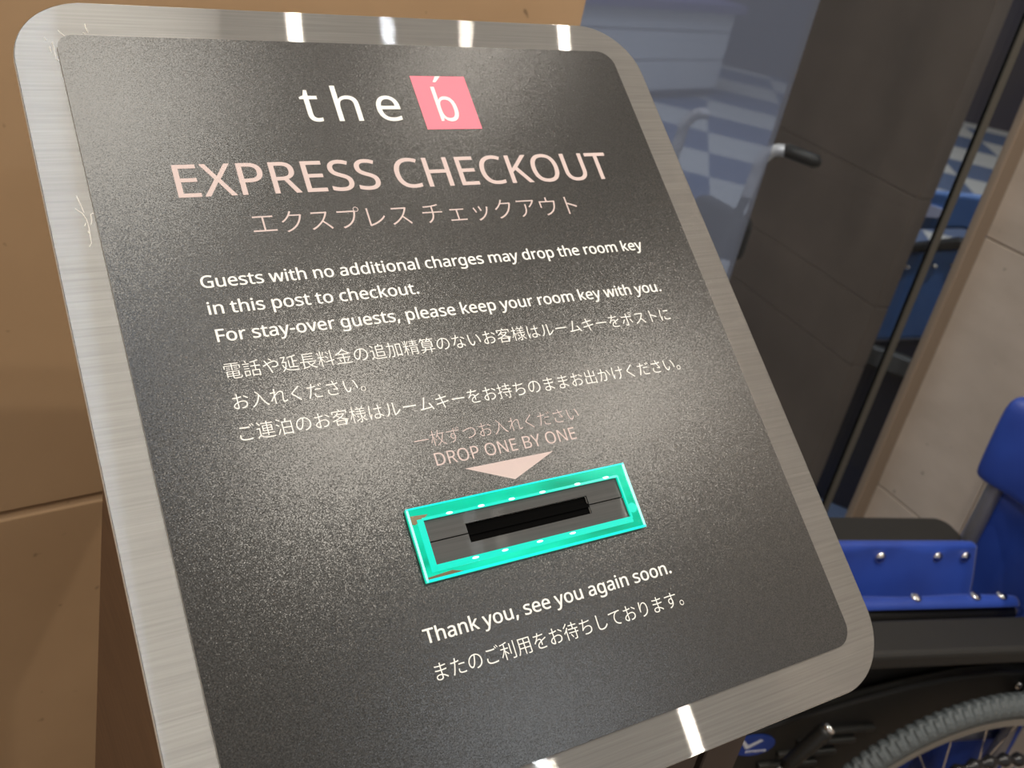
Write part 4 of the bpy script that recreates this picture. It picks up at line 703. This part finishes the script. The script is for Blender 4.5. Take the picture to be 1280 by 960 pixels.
# seat upholstery hanging in a fold between the two seat rails
prof = smoothpath([(0.152, 0.632), (0.146, 0.640), (0.138, 0.637), (0.134, 0.618), (0.124, 0.575), (0.112, 0.50), (0.104, 0.20), (0.098, 0.17), (0.092, 0.20), (0.088, 0.50), (0.085, 0.57), (0.082, 0.600), (0.074, 0.6055), (0.066, 0.603), (0.063, 0.598)], 3)
bm = bmesh.new()
NX = 15
grid = []
for i in range(NX):
    row = []
    for k, p in enumerate(prof):
        f = k / (len(prof) - 1)
        xe = 0.137 + 0.038 * min(1.0, f * 1.6)
        x = -0.30 + (xe + 0.30) * i / (NX - 1)
        wob = 0.0022 * math.sin(i * 1.3 + k * 0.35) if 6 < k < len(prof) - 6 else 0
        row.append(bm.verts.new((x, p.x + wob, p.y)))
    grid.append(row)
for i in range(NX - 1):
    for k in range(len(prof) - 1):
        bm.faces.new((grid[i][k], grid[i][k+1], grid[i+1][k+1], grid[i+1][k]))
su = obj('seat_upholstery', bm, BLUE, wc, smooth=True)
md = su.modifiers.new('thick', 'SOLIDIFY'); md.thickness = 0.004; md.offset = 0
md = su.modifiers.new('sub', 'SUBSURF'); md.levels = 1; md.render_levels = 1
su['label'] = 'royal blue vinyl seat with chrome rivets'
for x in (-0.24, -0.12, -0.011, 0.080, 0.126):
    bm = bmesh.new(); sphere(bm, (x, 0.1330, 0.6245), 0.0082, 1, 0.55, 1); obj('rivet', bm, CHROME, su, smooth=True)
for x in (-0.24, -0.10, 0.010, 0.104, 0.147):
    bm = bmesh.new(); sphere(bm, (x, 0.074, 0.6085), 0.0080, 1, 1, 0.5); obj('rivet', bm, CHROME, su, smooth=True)
# near seat rail and its chromed end
bm = bmesh.new(); tube(bm, [(-0.32, 0.070, 0.584), (0.172, 0.070, 0.584)], 0.0088); sr = obj('seat_rail', bm, PLAST, wc, smooth=True)
bm = bmesh.new(); tube(bm, [(0.168, 0.070, 0.5845), (0.186, 0.070, 0.5845)], 0.0072); obj('rail_end', bm, CHROME, sr, smooth=True)
bm = bmesh.new(); tube(bm, [(-0.32, 0.150, 0.624), (0.14, 0.150, 0.624)], 0.0088); obj('seat_rail', bm, PLAST, wc, smooth=True)

# back posts, folded back upholstery
for y in (0.0, 0.195):
    bm = bmesh.new()
    tube(bm, smoothpath([(0.190, y, 0.30), (0.190, y, 0.50), (0.1905, y, 0.62), (0.191, y, 0.70), (0.192, y, 0.80), (0.20, y, 0.85), (0.23, y, 0.868), (0.30, y, 0.868)], 4), 0.0115)
    bp = obj('back_post', bm, GRAYTUBE, wc, smooth=True)
    bm = bmesh.new(); tube(bm, [(0.235, y, 0.868), (0.25, y, 0.868), (0.31, y, 0.868), (0.315, y, 0.868)], [0.012, 0.0155, 0.0155, 0.012]); obj('hand_grip', bm, PADM, bp, smooth=True)
# lower back fabric: slack between the posts
bm = bmesh.new(); rows = []
for i in range(15):
    y = -0.012 + 0.222 * i / 14
    row = []
    for k in range(10):
        z = 0.20 + 0.52 * k / 9
        sag = 0.055 * math.sin(math.pi * i / 14) + 0.006 * math.sin(i * 1.5 + k * 0.7)
        row.append(bm.verts.new((0.186 + sag, y, z)))
    rows.append(row)
for i in range(14):
    for k in range(9): bm.faces.new((rows[i][k], rows[i+1][k], rows[i+1][k+1], rows[i][k+1]))
bu = obj('back_upholstery', bm, BLUE, wc, smooth=True)
md = bu.modifiers.new('thick', 'SOLIDIFY'); md.thickness = 0.004; md.offset = 0
# upper flap folded over the posts
bm = bmesh.new(); rows = []
prof2 = [(0.166, 0.704), (0.160, 0.712), (0.160, 0.76), (0.162, 0.80), (0.166, 0.822), (0.180, 0.832), (0.200, 0.825), (0.210, 0.80), (0.214, 0.75), (0.214, 0.705)]
for i in range(13):
    y = -0.018 + 0.232 * i / 12
    sag = 0.040 * math.sin(math.pi * i / 12)
    rows.append([bm.verts.new((x + sag + 0.003 * math.sin(i * 1.1 + k), y, z + 0.018 * (i / 12 - 1) + 0.002 * math.sin(2.1 * i))) for k, (x, z) in enumerate(prof2)])
for i in range(12):
    for k in range(len(prof2) - 1): bm.faces.new((rows[i][k], rows[i+1][k], rows[i+1][k+1], rows[i][k+1]))
fl = obj('back_flap', bm, BLUE, wc, smooth=True)
md = fl.modifiers.new('thick', 'SOLIDIFY'); md.thickness = 0.005; md.offset = 0
md = fl.modifiers.new('sub', 'SUBSURF'); md.levels = 1; md.render_levels = 1

# side guard: plate with an arched fender over the wheel
R0 = 0.2685; WCX, WCZ = 0.134, 0.2695
bm = bmesh.new()
top = [(-0.30, 0.425), (-0.22, 0.452), (-0.166, 0.469), (-0.079, 0.496), (-0.003, 0.516), (0.077, 0.530), (0.134, 0.534), (0.20, 0.530), (0.26, 0.515)]
low = [(0.25, 0.42)] + [(WCX + (R0 - 0.088) * math.sin(math.radians(a)), WCZ + (R0 - 0.088) * math.cos(math.radians(a))) for a in (14, 0, -12, -24, -36, -46, -56)] + [(-0.10, 0.33), (-0.30, 0.33)]
prism(bm, top + low, 0.012, 0.030)
sg = obj('side_guard', bm, PLAST, wc, bevel=0.004, seg=2)
for i in range(5):                                              # raised vent ribs on the guard
    z = 0.452 - 0.018 * i
    x1 = -0.028 - 0.022 * i
    bm = bmesh.new(); box(bm, x1 - 0.085, x1, 0.006, 0.014, z - 0.004, z + 0.004); obj('vent_rib', bm, mat('vent_rib_plastic', (0.03, 0.03, 0.028), 0.4), sg, bevel=0.002)
bm = bmesh.new(); box(bm, -0.30, 0.21, 0.036, 0.040, 0.475, 0.572); obj('gap_shade', bm, PLAST, wc, bevel=0.001, seg=1)  # black sheet added for the shade in the gap under the arm pad
bm = bmesh.new(); sphere(bm, (0.172, 0.009, 0.512), 0.006, 1, 0.6, 1); obj('bolt', bm, CHROME, sg, smooth=True)
# blue oval sticker with a white tick
bm = bmesh.new(); bmesh.ops.create_cone(bm, cap_ends=True, segments=40, radius1=1, radius2=1, depth=1, matrix=Matrix.Translation((-0.197, 0.0112, 0.4345)) @ Matrix.Diagonal((0.030, 0.0016, 0.0175, 1)) @ Matrix.Rotation(math.pi / 2, 4, 'X'))
st = obj('oval_sticker', bm, mat('sticker_blue', (0.01, 0.05, 0.32), 0.35), sg)
WSTK = mat('sticker_white', (0.75, 0.78, 0.85), 0.5)
bm = bmesh.new(); prism(bm, [(-0.218, 0.4445), (-0.213, 0.4445), (-0.2045, 0.4355), (-0.190, 0.4445), (-0.186, 0.4425), (-0.204, 0.4300), (-0.207, 0.4300)], 0.0098, 0.0106)
obj('tick_mark', bm, WSTK, st)
for k in range(7):
    bm = bmesh.new(); x = -0.205 + 0.0042 * k; box(bm, x, x + 0.0028, 0.0098, 0.0106, 0.4232 + 0.0004 * (k % 3), 0.4262); obj('tiny_lettering', bm, WSTK, st)
# lower frame tubes
for y in (0.03, 0.19):
    bm = bmesh.new(); tube(bm, [(-0.46, y, 0.408), (-0.30, y, 0.408), (0.21, y, 0.405)], 0.010); obj('frame_tube', bm, mat('silver_tube', (0.55, 0.58, 0.66), 0.3, 0.8), wc, smooth=True)
    bm = bmesh.new(); tube(bm, smoothpath([(-0.24, y, 0.44), (-0.24, y, 0.30), (-0.24, y, 0.18)], 2), 0.010); obj('front_post', bm, GRAYTUBE, wc, smooth=True)
    bm = bmesh.new(); tube(bm, [(-0.28, y, 0.17), (0.20, y, 0.19)], 0.009); obj('frame_tube', bm, GRAYTUBE, wc, smooth=True)
bm = bmesh.new(); tube(bm, [(-0.05, 0.03, 0.19), (0.0, 0.19, 0.42)], 0.008); obj('cross_brace', bm, GRAYTUBE, wc, smooth=True)
bm = bmesh.new(); tube(bm, [(0.0, 0.03, 0.42), (-0.05, 0.19, 0.19)], 0.008); obj('cross_brace', bm, GRAYTUBE, wc, smooth=True)
# front castors
for y in (0.03, 0.19):
    bm = bmesh.new(); tube(bm, [(-0.24, y, 0.20), (-0.24, y, 0.155), (-0.225, y, 0.145), (-0.225, y, 0.075)], 0.009); cf = obj('castor_fork', bm, GRAYTUBE, wc, smooth=True)
    bm = bmesh.new(); bmesh.ops.create_cone(bm, cap_ends=True, segments=36, radius1=0.0745, radius2=0.0745, depth=0.028, matrix=Matrix.Translation((-0.225, y, 0.0745)) @ Matrix.Rotation(math.pi / 2, 4, 'X')); obj('castor_wheel', bm, RUBBER, cf, bevel=0.006)

# brake lever: steel rod, black grip, chrome tip
bm = bmesh.new(); tube(bm, [(-0.19, -0.018, 0.39), (-0.168, -0.020, 0.428)], 0.0048); bl = obj('brake_lever', bm, ALU, wc, smooth=True)
bm = bmesh.new(); tube(bm, [(-0.168, -0.020, 0.427), (-0.162, -0.020, 0.438), (-0.134, -0.020, 0.484), (-0.131, -0.020, 0.489)], [0.006, 0.0095, 0.0105, 0.0095]); bg = obj('brake_grip', bm, PLAST, bl, smooth=True)
bm = bmesh.new(); tube(bm, [(-0.1315, -0.020, 0.4885), (-0.1285, -0.020, 0.4935), (-0.1275, -0.020, 0.495)], [0.0088, 0.0085, 0.004]); obj('grip_tip', bm, CHROME, bg, smooth=True)

# wheels
def torus_profile(bm, prof, n, mod=None):
    rings = []
    for i in range(n):
        a = 2 * math.pi * i / n
        ring = []
        for k, (dr, y) in enumerate(prof):
            r = dr + (mod(i, k) if mod else 0)
            ring.append(bm.verts.new((r * math.sin(a), y, r * math.cos(a))))
        rings.append(ring)
    m = len(prof)
    for i in range(n):
        A, B = rings[i], rings[(i + 1) % n]
        for k in range(m):
            bm.faces.new((A[k], A[(k+1) % m], B[(k+1) % m], B[k]))
def wheel(yc, out):
    T = Matrix.Translation((WCX, yc, WCZ))
    b1 = bmesh.new()
    tw_, th = 0.0145, 0.0165
    pr = [(R0 - th + th * math.cos(math.radians(a)), tw_ * math.sin(math.radians(a))) for a in range(0, 360, 24)]
    N = 640
    def tread(i, k):
        a = k * 24
        if a > 180: a = 360 - a
        if a > 96: return 0
        ph = (i + (2 if 24 * k < 180 else 0)) % 5
        return (0.0 if ph < 3 else -0.0030) if a > 20 else (0.0 if ph < 3 else -0.0018)
    torus_profile(b1, pr, N, tread)
    w = obj('tyre', b1, RUBBER, wc, xf=T)
    b1 = bmesh.new(); torus_profile(b1, [(0.2375, -0.011), (0.2375, 0.011), (0.224, 0.009), (0.220, 0.0), (0.224, -0.009)], 128)
    obj('rim', b1, ALU, w, smooth=False)
    b1 = bmesh.new(); tube(b1, [(0, -0.03, 0), (0, 0.03, 0)], 0.020, 20); obj('hub', b1, ALU, w, smooth=True)
    for i in range(28):
        a = 2 * math.pi * (i + 0.35) / 28; s = 0.5 if i % 2 else -0.5
        b1 = bmesh.new(); tube(b1, [(0.018 * math.sin(a + s), -0.02 if i % 2 else 0.02, 0.018 * math.cos(a + s)), (0.222 * math.sin(a), 0, 0.222 * math.cos(a))], 0.0013, 6, cap=False)
        obj('spoke', b1, CHROME, w, smooth=True)
    # knobbly hand rim on the outside
    b1 = bmesh.new()
    ring = [(0.176 * math.sin(2*math.pi*i/240), out, 0.176 * math.cos(2*math.pi*i/240)) for i in range(240)]
    tube(b1, ring, [0.0070 + 0.0026 * math.cos(2*math.pi*i/5) for i in range(240)], 10, closed=True)
    hr = obj('hand_rim', b1, mat('black_gloss_rim', (0.015, 0.015, 0.017), 0.25), w, smooth=True)
    for i in range(6):
        a = 2 * math.pi * (i + 0.2) / 6
        b1 = bmesh.new(); tube(b1, [(0.176 * math.sin(a), out, 0.176 * math.cos(a)), (0.222 * math.sin(a), 0, 0.222 * math.cos(a))], 0.003, 8); obj('rim_bracket', b1, ALU, hr, smooth=True)
wheel(-0.030, -0.020)
wheel(0.262, 0.020)
bm = bmesh.new(); tube(bm, [(WCX, -0.03, WCZ), (WCX, 0.262, WCZ)], 0.007); obj('axle', bm, ALU, wc, smooth=True)
